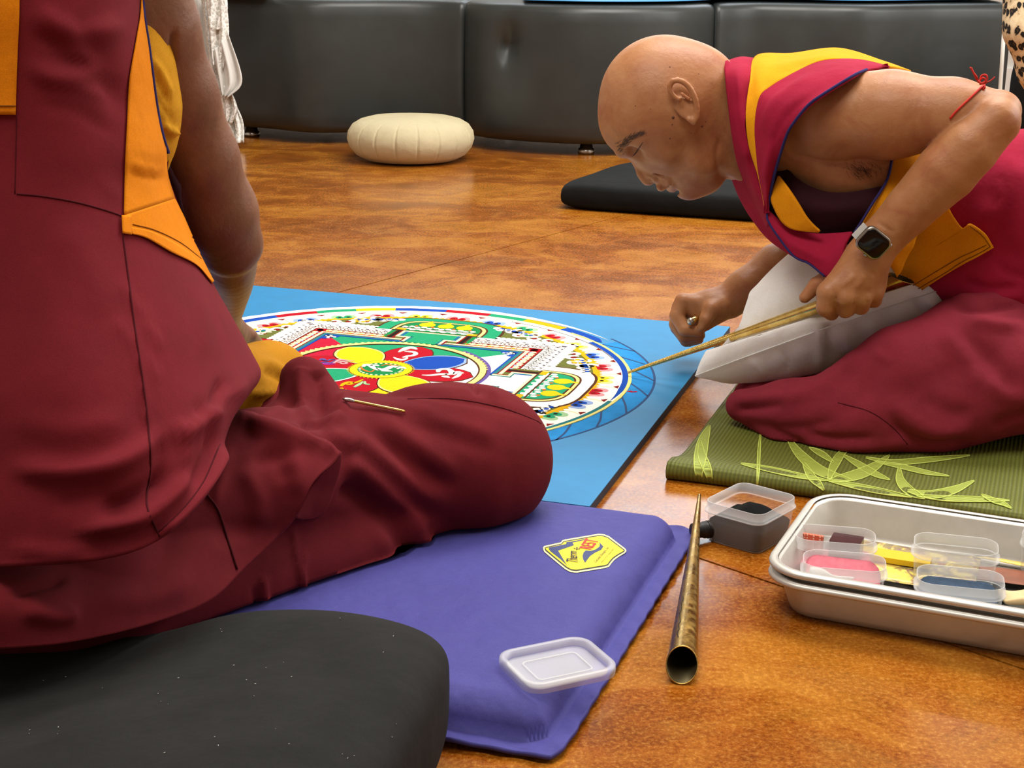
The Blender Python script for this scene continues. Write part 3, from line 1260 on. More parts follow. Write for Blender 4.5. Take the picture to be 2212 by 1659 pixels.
V, F_ = loft(ring_loft([(w_l - .036, d_l - .036, .005, .0024), (w_l - .0365, d_l - .0365, .005, .0034), (w_l - .039, d_l - .039, .004, .0034), (w_l - .0395, d_l - .0395, .004, .0024)], LF), cap=False)
mesh('raised_ridge', V, F_, FROST_RIM, LID)

# ------------------------------------------------------------------ brass sand funnel on the floor


def funnel(root, tip, butt, r0, r1, m, cut, ribs, m_in=None, wall=0.0009, rib_part=(0.12, 0.55), rib_n=60, rib_h=0.0005):
    """tapering tube with an oblique mouth at its thick end"""
    ax = butt - tip
    Ln = np.linalg.norm(ax)
    ax = ax / Ln
    up = np.array([0, 0, 1.0])
    a = np.cross(ax, up)
    a /= np.linalg.norm(a)
    b = np.cross(a, ax)
    n = 28
    th = np.linspace(0, 2 * np.pi, n, endpoint=False)
    ts = list(np.linspace(0, 0.94, 40))
    rings = []

    def rad(t):
        return r0 + (r1 - r0) * (0.75 * t + 0.25 * t * t)
    for t in ts:
        rings.append(tip + ax * Ln * t + rad(t) * (np.cos(th)[:, None] * a + np.sin(th)[:, None] * b))
    off = -cut * np.sin(th)     # mouth slants
    rings.append(tip + ax * Ln + rad(1) * (np.cos(th)[:, None] * a + np.sin(th)[:, None] * b) + off[:, None] * ax)
    V, F = loft(rings, cap=False)
    body = mesh('tube', V, F, m, root)
    inner = [rings[-1] - (rings[-1] - rings[-1].mean(0)) * (wall / r1)]
    for t in (0.9, 0.7, 0.4):
        inner.append(tip + ax * Ln * t + (rad(t) - wall) * (np.cos(th)[:, None] * a + np.sin(th)[:, None] * b))
    V, F = loft([rings[-1]] + inner, cap=False)
    V2 = inner[-1].mean(0)
    mesh('bore', V, F, m_in or BRASS_IN, root)
    lip = [rings[-1], rings[-1] + ax * 0.0007, inner[0] + ax * 0.0007, inner[0]]
    V, F = loft(lip, cap=False)
    mesh('lip', V, F, m, root)
    if ribs:
        pr = []
        for t in np.linspace(rib_part[0], rib_part[1], rib_n):
            r = rad(t) + rib_h * .4
            arc = np.linspace(-0.2, np.pi + 0.2, 12) if ribs == 'top' else np.linspace(0, 2 * np.pi, 18)
            pts = tip + ax * Ln * t + r * (np.cos(arc)[:, None] * a + np.sin(arc)[:, None] * b)
            pr.append(tube(pts, rib_h, 5))
        V, F = join(pr)
        mesh('filed_ridges', V, F, m, root, kind='stuff')
    return body, a, b, ax, Ln, rad


tip1 = PF(1511, 1070, 0.0235)
butt1 = PF(1473, 1436, 0.0152)
FUN = thing('brass_funnel', 'long brass sand funnel lying on the floor beside the purple pad', 'funnel', (butt1[0], butt1[1], 0))
fb = funnel(FUN, tip1, butt1, 0.0020, 0.0146, BRASS_OLD, 0.010, False)
body_, a_, b_, ax_, Ln_, rad_ = fb
pr = []
for t0, t1, u0 in ((0.70, 0.83, .35), (0.83, 0.93, .42)):
    pts = []
    for k in range(8):
        t = t0 + (t1 - t0) * k / 7
        an = math.pi / 2 + u0 - 0.9 + .08 * math.sin(k * 2.1)
        pts.append(tip1 + ax_ * Ln_ * t + (rad_(t) + .0001) * (math.cos(an) * a_ + math.sin(an) * b_))
    pr.append(tube(np.array(pts), 0.00045, 5))
V, F_ = join(pr)
mesh('crack', V, F_, plain('dark_crack', '#1a130a', 0.8), FUN)
# ------------------------------------------------------------------ yoga mat
MATF_A, MATF_B = PF(1440, 1040, 0.0), PF(1565, 1066, 0.0)
mdir = (MATF_B - MATF_A)[:2]
ml_top = PF(1557, 880, 0.004)
side = (ml_top - MATF_A)[:2]
side /= np.linalg.norm(side)
mat_ang = math.atan2(side[1], side[0]) - math.pi / 2
MF = Frame(MATF_A, mat_ang)
GREEN = NT('olive_ribbed_vinyl')
_v = GREEN.coords((1, 1, 1), (0, 0, -mat_ang))
wv = GREEN.n('ShaderNodeTexWave')
wv.wave_type = 'BANDS'
wv.bands_direction = 'X'
wv.inputs['Scale'].default_value = 62
GREEN.l(_v, wv.inputs['Vector'])
wv2 = GREEN.n('ShaderNodeTexWave')
wv2.wave_type = 'BANDS'
wv2.bands_direction = 'Y'
wv2.inputs['Scale'].default_value = 62
GREEN.l(_v, wv2.inputs['Vector'])
gcol = GREEN.mix(0.35, GREEN.ramp(wv.outputs['Fac'], [(0.0, C('#4f551b')), (0.6, C('#6d732c'))]), GREEN.ramp(GREEN.noise(_v, 6, 4), [(0.3, C('#585d20')), (0.7, C('#777c32'))]))
GREEN.set(Base_Color=gcol, Roughness=0.6, Specular_IOR_Level=0.35)
GREEN.set(Normal=GREEN.bump(wv.outputs['Fac'], 0.5, 0.002, GREEN.bump(wv2.outputs['Fac'], 0.3, 0.0015)))
GREEN = GREEN.m
LIME = NT('lime_leaf_print')
_v = LIME.coords((1, 1, 1), (0, 0, -mat_ang))
wv = LIME.n('ShaderNodeTexWave')
wv.bands_direction = 'Y'
wv.inputs['Scale'].default_value = 62
LIME.l(_v, wv.inputs['Vector'])
LIME.set(Base_Color=LIME.ramp(wv.outputs['Fac'], [(0.0, C('#838f2f')), (0.5, C('#a6b546'))]), Roughness=0.6)
LIME.set(Normal=LIME.bump(wv.outputs['Fac'], 0.5, 0.002))
LIME = LIME.m
LIME_L = plain('lime_leaf_outline', '#c9d866', 0.6)
MAT = thing('yoga_mat', 'olive green ribbed yoga mat with lime bamboo print under the leaning man', 'mat', tuple(MATF_A))
# cross-section: the front edge is folded under into a soft roll
prof = [(0.006, 0.0005), (0.012, 0.003)]
prof = []
rr = 0.0115
for k in range(15):
    a = -math.pi / 2 - math.pi * k / 14
    prof.append((rr + rr * math.cos(a) * 0.9, rr + rr * math.sin(a)))
prof += [(0.030, 0.0215), (0.045, 0.0175), (0.065, 0.0115), (0.085, 0.0075), (0.11, 0.0055), (0.16, 0.005), (0.3, 0.005), (0.6, 0.005), (0.72, 0.005)]
nx = 70
V = []
for i in range(nx):
    x = -0.002 + 0.90 * i / (nx - 1)
    w = 0.0025 * math.sin(x * 22) + .0012 * math.sin(x * 57)
    f_ = max(0, 1 - x / .55)
    for y, z in prof:
        V.append((x, y + 0.35 * w, z * (0.25 + .75 * f_ ** .5 if y < .1 else 1) + (abs(w) * .6 if .02 < y < .09 else 0)))
V = MF(np.array(V))
F_ = grid_faces(nx, len(prof))
mo = mesh('mat_sheet', V, F_, GREEN, MAT)
solidify(mo, 0.004, -1.0 if np.cross(V[F_[-1][1]] - V[F_[-1][0]], V[F_[-1][2]] - V[F_[-1][0]])[2] > 0 else 1.0)
MATB = bvh_of(V, np.array(F_))


def leaf(line, w, taper=1.0):
    """a blade: pixel centre line and half-width in pixels"""
    ln = catmull(np.array(line, float), 22)
    T = np.gradient(ln, axis=0)
    T /= np.linalg.norm(T, axis=1)[:, None]
    nn = np.stack([-T[:, 1], T[:, 0]], 1)
    t = np.linspace(0, 1, 22)
    ww = w * np.sin(np.pi * np.clip(t * .93 + .05, 0, 1)) ** 0.8
    L = ln + nn * ww[:, None]
    R_ = ln - nn * ww[:, None]
    return L, R_


def mat_pt(q, off):
    h, n, i, d = MATB.ray_cast(Vector(CAM), Vector(ray(q[0], q[1])).normalized())
    if h is None:
        return None
    if n.z < 0 and n.dot(Vector(ray(q[0], q[1]))) > 0:
        n = -n
    return np.array(h + n * off)


leaves = [([(1512, 1038), (1510, 1010), (1518, 960), (1533, 920)], 13), ([(1537, 1045), (1528, 1015), (1516, 985), (1512, 952)], 9),
          ([(1636, 1050), (1638, 1010), (1640, 970), (1644, 930)], 3), ([(1700, 945), (1730, 985), (1775, 1020), (1840, 1040)], 11),
          ([(1600, 1003), (1660, 1015), (1730, 1030), (1790, 1040)], 6), ([(1790, 1040), (1840, 1030), (1880, 1015), (1922, 985)], 11),
          ([(1790, 1038), (1800, 1010), (1815, 985), (1835, 965)], 9), ([(1822, 985), (1855, 1005), (1890, 1025), (1922, 1038)], 7),
          ([(1890, 998), (1950, 1010), (2000, 1022), (2050, 1030)], 5), ([(1870, 990), (1930, 1000), (2000, 995), (2095, 985)], 6),
          ([(1942, 1012), (1945, 1040), (1965, 1062), (1998, 1078)], 10), ([(1960, 1062), (2010, 1070), (2060, 1060), (2104, 1040)], 9),
          ([(1790, 1040), (1850, 1052), (1910, 1064), (1970, 1075)], 6), ([(1980, 1072), (2040, 1078), (2100, 1080), (2180, 1083)], 6),
          ([(2120, 1070), (2145, 1082), (2168, 1090), (2185, 1100)], 5), ([(1800, 1000), (1780, 985), (1762, 975), (1748, 968)], 6),
          ([(1735, 1000), (1752, 1030), (1770, 1048), (1780, 1060)], 8)]
for ln, w in leaves:
    L, R_ = leaf(ln, w)
    A = [mat_pt(q, 0.0007) for q in L]
    B = [mat_pt(q, 0.0007) for q in R_]
    ok = [i for i in range(len(A)) if A[i] is not None and B[i] is not None]
    if len(ok) < 4:
        continue
    V = np.vstack([[A[i] for i in ok], [B[i] for i in ok]])
    lf = mesh('leaf_print', V, grid_faces(2, len(ok)), LIME, MAT)
    tb = [tube(np.array([s[i] for i in ok]) + [0, 0, .0002], 0.0008, 4) for s in (A, B)]
    V, F_ = join(tb)
    mesh('leaf_outline', V, F_, LIME_L, lf)

# ------------------------------------------------------------------ nested aluminium trays
ALU = plain('satin_aluminium', '#cbc9c1', 0.42, 0.5, 0.45, var=0.05, vscale=60, bump=0.05, bscale=500)
NL, FL_, NR = PF(1650, 1225, .055), PF(1715, 1055, .055), PF(2212, 1320, .055)
tray_ang = math.atan2((NR - NL)[1], (NR - NL)[0])
TW, TD = 0.44, 0.246
TF0 = Frame(NL, tray_ang)
tc_ = TF0((TW / 2 - .003, TD / 2 - .006))[0]
RIMZ = 0.0515


def tray(root, zb, rim, s):
    fr = Frame(tc_, tray_ang, 0)
    w, d = TW, TD
    body = [(w - .058, d - .058, .022, zb + .0012), (w - .046, d - .046, .028, zb + .0035), (w - .040, d - .040, .030, zb + .010), (w - .022, d - .022, .036, rim - .005), (w - .018, d - .018, .037, rim - .0015)]
    lip = [(w - .016, d - .016, .038, rim), (w - .006, d - .006, .042, rim + .0004), (w - .001, d - .001, .044, rim - .0012), (w, d, .044, rim - .0032), (w - .0022, d - .0022, .043, rim - .0052), (w - .008, d - .008, .041, rim - .0052)]
    V, F = loft(ring_loft(body, fr), cap=False)
    n = len(V) // len(body)
    F.append(tuple(range(n)))
    o = mesh('pan_body', V, F, ALU, root)
    solidify(o, 0.0010, 0)
    V, F = loft(ring_loft(lip, fr), cap=False)
    o = mesh('rolled_rim', V, F, ALU, root)
    solidify(o, 0.0006, 0)


T1 = thing('baking_tray', 'lower silver aluminium tray on the floor, holding the nested upper tray', 'tray', tuple(tc_ * [1, 1, 0]))
tray(T1, 0.0, 0.0440, 1)
T2 = thing('baking_tray', 'upper silver aluminium tray nested in the lower one, holding plastic containers', 'tray', tuple(tc_ * [1, 1, 0] + [0, 0, .0065]))
tray(T2, 0.0092, 0.0560, 1)
TZ = 0.0115
TFR = Frame(tc_, tray_ang, 0)


def tl(px, py, z):
    """pixel at height z to tray-local coordinates"""
    p = PF(px, py, z) - TFR.o
    return np.array([p @ TFR.x, p @ TFR.y])


# ------------------------------------------------------------------ printed leaflets lining the tray
def leaflet_mat(name, base, blot, seed):
    t = NT(name)
    v = t.coords()
    mp = t.n('ShaderNodeMapping')
    mp.inputs['Location'].default_value = (seed, seed * 1.7, 0)
    t.l(v, mp.inputs['Vector'])
    a = t.noise(mp.outputs[0], 26, 4, 0.6, 1.0)
    b = t.noise(mp.outputs[0], 75, 4, 0.6, 1.5)
    c1 = t.ramp(a, [(0.0, C(base)), (0.47, C(base)), (0.51, C(blot)), (0.58, C('#2f2747')), (0.66, C(base))])
    c2 = t.ramp(b, [(0.3, C('#f3e9a0')), (0.5, C(base)), (0.62, C('#c77ba0')), (0.68, C(base))])
    t.set(Base_Color=t.mix(0.3, c1, c2), Roughness=0.35, Specular_IOR_Level=0.4)
    return t.m


LEAF1 = leaflet_mat('yellow_printed_paper', '#e9d35a', '#6a4a3c', 1.0)
LEAF2 = leaflet_mat('yellow_blue_printed_paper', '#e6cf4e', '#34406e', 5.3)
BROWNP = plain('reddish_brown_card', '#8a4f36', 0.5, var=0.2, vscale=40)
YEDGE = plain('yellow_card', '#d9b516', 0.5)


def leaflet(name, cx, cy, w, d, ang, z, m, label, curl=0.004, thick=0.0006):
    fr = Frame(TFR((cx, cy))[0], tray_ang + ang, z)
    n, k = 22, 16
    V = []
    for i in range(n):
        for j in range(k):
            u, v = i / (n - 1), j / (k - 1)
            V.append(((u - .5) * w, (v - .5) * d, curl * (0.5 + 0.5 * math.sin(5 * u + 3 * v)) * .6 + curl * max(0, u - .75) * 3))
    W = fr(np.array(V))
    lc2 = np.stack([(W - TFR.o) @ TFR.x, (W - TFR.o) @ TFR.y], -1)
    cl = np.clip(lc2, [-TW / 2 + .031, -TD / 2 + .031], [TW / 2 - .031, TD / 2 - .031])
    W = W + (cl - lc2)[:, :1] * TFR.x + (cl - lc2)[:, 1:] * TFR.y
    o = mesh(name, W, grid_faces(n, k), m, None, True, label, 'paper')
    solidify(o, thick, 0)
    return o


q1, q2_, q3 = tl(1940, 1190, TZ), tl(2190, 1205, TZ), tl(1800, 1165, TZ)
leaflet('printed_leaflet', q1[0] + .012, q1[1] - .012, 0.15, 0.175, 0.05, TZ + .0048, LEAF1, 'yellow printed leaflet flat under the middle of the upper tray', 0.0012)
leaflet('printed_leaflet', q2_[0] + .01, q2_[1] + .01, 0.085, 0.10, -0.10, TZ + .0075, LEAF2, 'yellow leaflet with dark blue print towards the right of the tray', 0.0015)
leaflet('brown_card', q3[0] + .006, q3[1] + .012, 0.10, 0.10, 0.02, TZ + .0030, BROWNP, 'reddish brown card under the pink containers in the tray', 0.0008)
leaflet('brown_card', q2_[0] + .005, q2_[1] - .062, 0.08, 0.04, 0.1, TZ + .0035, BROWNP, 'reddish brown card at the near right of the tray floor', 0.0008)
V, F_ = prism([(-.036, -.012), (.036, -.012), (.036, .012), (-.036, .012)], 0, .006, Frame(TFR(tl(1935, 1208, TZ + .008))[0], tray_ang + .03, TZ + .0070))
mesh('yellow_booklet', V, F_, YEDGE, None, False, 'small thick yellow booklet between the containers in the tray', 'booklet')
V, F_ = soft_slab(Frame(TFR(tl(2200, 1290, TZ + .012))[0], tray_ang + .4, TZ + .009), 0.035, 0.028, 0.006, .3, 14, 12, .002)
mesh('paper_scrap', V, F_, plain('buff_paper', '#d9bd8c', 0.7), None, True, 'crumpled buff paper scrap at the right of the tray', 'paper')

# ------------------------------------------------------------------ small plastic containers


def container(root, fr, w, d, h, fill=None, fillm=None, r=0.013, tilt=None, slope=(0, 0), mound=0.0, collar=True):
    wt = 0.0009
    outer = [(w * .86, d * .84, r * .8, 0.0), (w * .885, d * .87, r * .9, .003), (w * .93, d * .92, r, h - .014), (w * .935, d * .925, r, h - .0125)]
    V, F = loft(ring_loft(outer, fr), cap=False)
    n = len(V) // len(outer)
    F.append(tuple(range(n))[::-1])
    o = mesh('body', V, F, FROST, root)
    solidify(o, wt, -1)
    col = [(w * .935, d * .925, r, h - .0125), (w, d, r * 1.15, h - .0122), (w * 1.0, d * 1.0, r * 1.15, h - .0105), (w * .955, d * .945, r, h - .0095), (w * .95, d * .94, r, h - .0005), (w * .945, d * .93, r, h), (w * .925, d * .905, r * .9, h - .0004), (w * .915, d * .89, r * .9, h - .010)]
    V, F = loft(ring_loft(col, fr), cap=False)
    mesh('rim', V, F, FROST_RIM, root)
    return o


def sand(name, fr, w, d, z0, zf, m, label, r=0.011, n=26):
    """a heap of sand filling a rounded-rectangular box; zf(u, v) = height, u, v in -1..1"""
    rings = []
    out0 = rounded_rect(w * .83, d * .80, r * .8, 6)
    V = []
    F = []
    steps = [1.0, .9, .75, .6, .45, .3, .15, 0.02]
    k = len(out0)
    sides = [(0.0, .0)]
    base = np.column_stack([out0 * .98, np.full(k, z0)])
    rings.append(base)
    for s in steps:
        q = out0 * s
        z = np.array([zf(a / (w * .415), b / (d * .40)) for a, b in q])
        g = 1 + .07 * np.clip((z - z0) / .03, 0, 1)
        rings.append(np.column_stack([q * g[:, None], z]))
    V, F = loft([fr(q) for q in rings])
    return mesh(name, V, F, m, None, True, label, 'sand')


def grain(name, col):
    return plain(name, col, 0.95, 0.1, var=0.12, vscale=120, bump=0.5, bscale=1500, bdist=.0008)


SAND_K, SAND_P, SAND_B = grain('black_sand', '#161616'), grain('pink_sand', '#d97886'), grain('blue_sand', '#123f9e')
SAND_G = grain('slate_blue_sand', '#4a5c72')

# the black sand box on the floor
c1l, c1n, c1r, c1f = PF(1537, 1090, .046), PF(1650, 1121, .046), PF(1705, 1068, .046), PF(1597, 1042, .046)
cc = (c1l + c1n + c1r + c1f) / 4
ang = math.atan2((c1n - c1l)[1], (c1n - c1l)[0])
w_, d_ = 0.078, 0.088
fr = Frame(cc, ang, 0.0)
CT = thing('sand_container', 'frosted container of black sand on the floor beside the tray', 'container', (cc[0], cc[1], 0))
container(CT, fr, w_, d_, 0.048)
sand('black_sand', fr, w_, d_, 0.0022, lambda u, v: 0.021 + 0.020 * math.exp(-((u + .1) ** 2 + (v - .15) ** 2) * 1.6) + .002 * math.sin(4 * u + v), SAND_K, 'heap of black sand inside the floor container')


def boxed(px0, px1, pyc, ztop, h, d, label, ang_add=0.0, zb=TZ, dy=0.0):
    a, b = tl(px0[0], px0[1], ztop), tl(px1[0], px1[1], ztop)
    w = np.linalg.norm(b - a)
    c = (a + b) / 2
    fr = Frame(TFR((c[0], c[1] + dy))[0], tray_ang + math.atan2(b[1] - a[1], b[0] - a[0]) + ang_add, zb)
    root = thing('sand_container', label, 'container', tuple(fr.o), 'plastic containers in the tray')
    container(root, fr, w, d, h, r=0.017)
    return fr, w, root


fr_, w_, r_ = boxed((1711, 1152), (1895, 1166), 0, .052, .042, .050, 'frosted container with pink sand, back left in the tray', dy=.004)
sand('pink_sand', fr_, w_, .050, .0022, lambda u, v: .016 + .002 * u, SAND_P, 'layer of pink sand in the back left container', .014)
sc = fr_((0.012, 0.002, 0.0168))[0]
V, F_ = prism(rounded_rect(0.032, 0.026, .002, 2), 0, .020, Frame(sc, tray_ang + .02, sc[2]))
mesh('brown_block', V, F_, plain('dark_brown_gloss', '#43262a', 0.25, 0.6), None, False, 'small dark brown block standing in the back left container', 'block')
V, F_ = prism(rounded_rect(0.026, 0.004, .001, 2), 0, .018, Frame(fr_((-.024, .012, 0))[0], tray_ang, sc[2]))
DOT = NT('dotted_orange_card')
vo = DOT.n('ShaderNodeTexVoronoi')
vo.inputs['Scale'].default_value = 330
vo.inputs['Randomness'].default_value = 0
DOT.l(DOT.coords(), vo.inputs['Vector'])
DOT.set(Base_Color=DOT.ramp(vo.outputs['Distance'], [(.3, C('#e8b8a0')), (.36, C('#c65a38'))]), Roughness=.6)
mesh('dotted_card', V, F_, DOT.m, None, False, 'orange card with pale dots upright in the back left container', 'card')
fr_, w_, r_ = boxed((1727, 1206), (1917, 1221), 0, .050, .038, .050, 'frosted container of pink sand, front left in the tray', dy=.006)
sand('pink_sand', fr_, w_, .050, .0022, lambda u, v: .0195 + .013 * v - .012 * max(0, u - .5), SAND_P, 'pink sand in the front left container', .014)  # heap raised towards the back to imitate pink reflected on the rear wall
V, F_ = tube(catmull([fr_(q)[0] for q in ((-.034, -.014, .030), (-.022, -.015, .0285), (-.008, -.013, .0245), (.01, -.008, .0225))], 16), [.0035, .0042, .0045, .0046, .0044, .004, .003, .002, .0016, .0015, .0015, .0015, .0015, .0015, .0015, .0012], 10)
mesh('white_spoon', V, F_, plain('white_plastic', '#efeeea', .35), None, True, 'white spoon lying in the front left container', 'spoon')
fr_, w_, r_ = boxed((1968, 1170), (2161, 1190), 0, .054, .044, .052, 'empty frosted container, back middle in the tray', dy=.004)
sand('blue_sand_trace', fr_, w_ * .7, .030, .0022, lambda u, v: .0028 + .001 * math.cos(u * 2), SAND_G, 'faint layer of blue sand in the back middle container', .012)
fr_, w_, r_ = boxed((1973, 1240), (2174, 1260), 0, .050, .038, .054, 'frosted container with a little blue sand, front middle in the tray', dy=.006)
sand('slate_sand', fr_, w_, .054, .0022, lambda u, v: .0145 + .012 * v - .008 * max(0, u - .55), SAND_G, 'thin slate blue sand in the front middle container', .014)
V, F_ = soft_slab(Frame(fr_((-.030, -.013, 0))[0], tray_ang - .2, fr_((0, 0, .0105))[0][2]), .030, .016, .010, .5, 18, 14)
mesh('blue_sand', V, F_, SAND_B, None, True, 'small vivid blue sand pile in the front middle container', 'sand')
fr_, w_, r_ = boxed((2206, 1150), (2330, 1170), 0, .054, .044, .050, 'frosted container cut by the right picture edge, in the tray', dy=.004)
# ------------------------------------------------------------------ blue board with the sand mandala
_k = (0.66 - 0.012) / (0.66 - 0.022)
BC = np.array([-0.1942, 2.2263]) * _k
BR, BHS, BANG = 0.40366 * _k, 0.44019 * _k, math.radians(-17.8415)
BF = Frame(BC, BANG, 0.0)
BZ = 0.012
BOARD = thing('mandala_board', 'square sky-blue painted board lying on the floor under the sand mandala', 'board', (BC[0], BC[1], 0))
V, F_ = prism([(-BHS, -BHS), (BHS, -BHS), (BHS, BHS), (-BHS, BHS)], 0.0, BZ - .0012, BF)
mesh('panel', V, F_, BOARD_EDGE, BOARD, False, label='dark grey board edge')
V, F_ = prism([(-BHS, -BHS), (BHS, -BHS), (BHS, BHS), (-BHS, BHS)], BZ - .0012, BZ, BF)
mesh('painted_face', V, F_, BOARD_TOP, BOARD, False)
LINE_INK = plain('navy_chalk_line', '#123a6b', 0.8)

MAND = thing('sand_mandala', 'round many-coloured sand mandala with a lotus centre on the blue board', 'mandala', (BC[0], BC[1], BZ))


def sandm(name, col, var=0.10):
    c = C(col)
    k = 0.95 if name in ('white', 'cream') else 0.80
    return plain('sand_' + name, tuple(x * k for x in c[:3]) + (1.0,), 0.95, 0.08, var=var, vscale=260, bump=0.35, bscale=1400, bdist=.0008)


SM = {k: sandm(k, c) for k, c in dict(white='#f3f0e6', red='#bb1426', crimson='#c51f3d', green='#27a473', dgreen='#1d8a4c', yellow='#f3d51c', gold='#eab513', blue='#1d4fb4',
                                      sky='#9db9ea', olive='#6e7438', cream='#f2ecb4', brown='#5a3420', black='#231c18', teal='#2f7f86', grey='#5e5560', pink='#eda3a6',
                                      orange='#e8772b', purple='#6a58a0', dred='#8c1f1c', lav='#8f9fd0', pyel='#f4ea8e', pgreen='#a9d6a0', violet='#b33fb5').items()}
LV = 0.00042


def pz(level):
    return BZ + 0.0002, BZ + 0.0004 + LV * level


def sp(name, poly, level, col, parent=None, **kw):
    z0, z1 = pz(level)
    V, F = prism(np.asarray(poly, float) * BR, z0, z1, BF)
    return mesh(name, V, F, SM[col], parent or MAND, False, **kw)


def spm(name, polys, level, col, parent=None, **kw):
    z0, z1 = pz(level)
    V, F = join([prism(np.asarray(p, float) * BR, z0, z1, BF) for p in polys])
    return mesh(name, V, F, SM[col], parent or MAND, False, **kw)


def arc(r, a0, a1, n=None):
    n = n or max(3, int(abs(a1 - a0) / 2.0))
    t = np.radians(np.linspace(a0, a1, n))
    return np.column_stack([r * np.cos(t), r * np.sin(t)])


def annulus(r0, r1, a0=0.0, a1=360.0, level=0, wob=0.0, taper=0.0):
    n = max(6, int(abs(a1 - a0) / 1.5))
    t = np.radians(np.linspace(a0, a1, n + 1))
    g = np.linspace(0, 1, n + 1)
    rr1 = r1 + wob * np.sin(t * 57 + 1) * np.sin(t * 23)
    rr0 = np.full(n + 1, r0)
    if taper:
        e = np.clip(np.minimum(g if taper > 1 else 1, (1 - g)) / .12, 0, 1) if taper > 1 else np.clip(g / .18, 0, 1)
        mid = (r0 + r1) / 2
        rr1 = mid + (rr1 - mid) * e
        rr0 = mid + (rr0 - mid) * e
    z0, z1 = pz(level)
    rows = []
    for r, z in ((rr0, z0), (rr0, z1), (rr1, z1), (rr1, z0)):
        rows.append(np.column_stack([r * np.cos(t) * BR, r * np.sin(t) * BR, np.full(n + 1, z)]))
    V = BF(np.vstack(rows))
    F = grid_faces(4, n + 1)
    F = [f[::-1] for f in F]
    return V, F


def ring(name, r0, r1, level, col, a0=0.0, a1=360.0, parent=None, **kw):
    lab = kw.pop('label', None)
    V, F = annulus(r0, r1, a0, a1, level, **kw)
    return mesh(name, V, F, SM[col], parent or MAND, False, label=lab)


def ribbon(line, w, n=24, closed=False):
    """a sand stroke of changing width in mandala units"""
    ln = catmull(np.asarray(line, float), n, closed)
    T = np.gradient(ln, axis=0)
    T /= np.linalg.norm(T, axis=1)[:, None] + 1e-9
    nn = np.stack([-T[:, 1], T[:, 0]], 1)
    if np.isscalar(w):
        ww = np.full(n, w)
    else:
        ww = np.interp(np.linspace(0, 1, n), np.linspace(0, 1, len(w)), w)
    return np.vstack([ln + nn * ww[:, None], (ln - nn * ww[:, None])[::-1]])


def disc(c, r, n=14, sx=1.0, ang=0.0):
    t = np.linspace(0, 2 * np.pi, n, endpoint=False)
    p = np.column_stack([r * sx * np.cos(t), r * np.sin(t)])
    ca, sa = math.cos(ang), math.sin(ang)
    return np.column_stack([c[0] + p[:, 0] * ca - p[:, 1] * sa, c[1] + p[:, 0] * sa + p[:, 1] * ca])


def polar(r, a):
    return np.array([r * math.cos(math.radians(a)), r * math.sin(math.radians(a))])


# under-drawing on the board
bd = []
for i in range(len(arc(1, -92, 47, 80)) - 1):
    pass
ul = [ribbon(arc(1.0, -95, 47, 60), .0042, 90)]


def bm_px(x, y):
    p = (PF(x, y, BZ) - BF.o)
    return np.array([p @ BF.x, p @ BF.y]) / BR


for a, b in (((1301, 744), (1372, 759)), ((1334, 769), (1400, 789)), ((1361, 797), (1413, 823)), ((1361, 827), (1399, 856)), ((1343, 857), (1353, 892)), ((1299, 887), (1289, 922)), ((1233, 917), (1201, 951))):
    pa, pb = bm_px(*a), bm_px(*b)
    m_ = (pa + pb) / 2 + np.array([.006, -.004])
    ul.append(ribbon([pa, m_, pb], .0036, 8))
z0, z1 = BZ - .0001, BZ + .0003
V, F_ = join([prism(np.asarray(p) * BR, z0, z1, BF) for p in ul])
mesh('chalk_underdrawing', V, F_, LINE_INK, BOARD, False, label='dark blue drawn guide lines')
V, F_ = annulus(.913, .997, -88, 44, -0.9)
mesh('blue_dust_band', V, F_, plain('dusty_blue', '#2a83c2', .9, .1, var=.16, vscale=40), MAND, False)
for x, y in ((1365, 847), (1288, 735)):
    q = bm_px(x, y)
    spm('spilt_red_sand', [disc(q + np.array([i * .006, (i % 3) * .004]), .006, 7) for i in range(-2, 3)], -.3, 'crimson')

# outer rings
ring('outer_white_ring', .955, 1.0, 0, 'white', 46, 272, wob=.003, taper=1)
segs = [(272, 230, 'red'), (230, 205, 'green'), (205, 185, 'yellow'), (185, 163, 'blue'), (163, 151.5, 'yellow'), (151.5, 140.1, 'blue'), (140.1, 129.2, 'red'), (129.2, 119, 'green'), (119, 108.8, 'yellow'), (108.8, 95.5, 'blue'), (95.5, 83.6, 'red'), (83.6, 73.2, 'green'), (73.2, 60.5, 'gold')]
for a1, a0, c in segs:
    ring('colour_band_segment', .915, .957, 1, c, a0, a1, wob=.0015)
ring('colour_band_segment', .915, .957, 1, 'blue', 45, 60.5, taper=1)
ring('cream_ring', .880, .917, 0.6, 'white')
ring('thin_yellow_ring', .898, .905, 1.5, 'cream', 58, 272)
ring('fresh_blue_band', .884, .905, 1.6, 'blue', -6, 46, taper=1, label='freshly poured blue band')
ring('pale_teal_band', .888, .903, 1.4, 'teal', -95, -6)
ring('yellow_edge_line', .905, .917, 2.0, 'pyel', -95, 56, wob=.0015)
ring('thin_dark_line', .8785, .8815, 1.2, 'black', 30, 75)
ring('petal_ground', .795, .880, 0.5, 'white')
pal = {0: 'red', 1: 'yellow', 2: 'red', 3: 'blue', 4: 'yellow', 5: 'red', 6: 'green', 7: 'blue', 8: 'red', 9: 'yellow', 10: 'red', 11: 'green', 12: 'blue', 13: 'red', 14: 'yellow', 15: 'green',
       31: 'blue', 30: 'green', 29: 'red', 28: 'yellow', 27: 'red', 26: 'blue', 25: 'green', 24: 'red', 16: 'blue', 17: 'red', 18: 'yellow', 19: 'green', 20: 'blue', 21: 'red', 22: 'yellow', 23: 'green'}
halo = dict(red='pink', yellow='pyel', blue='sky', green='pgreen')


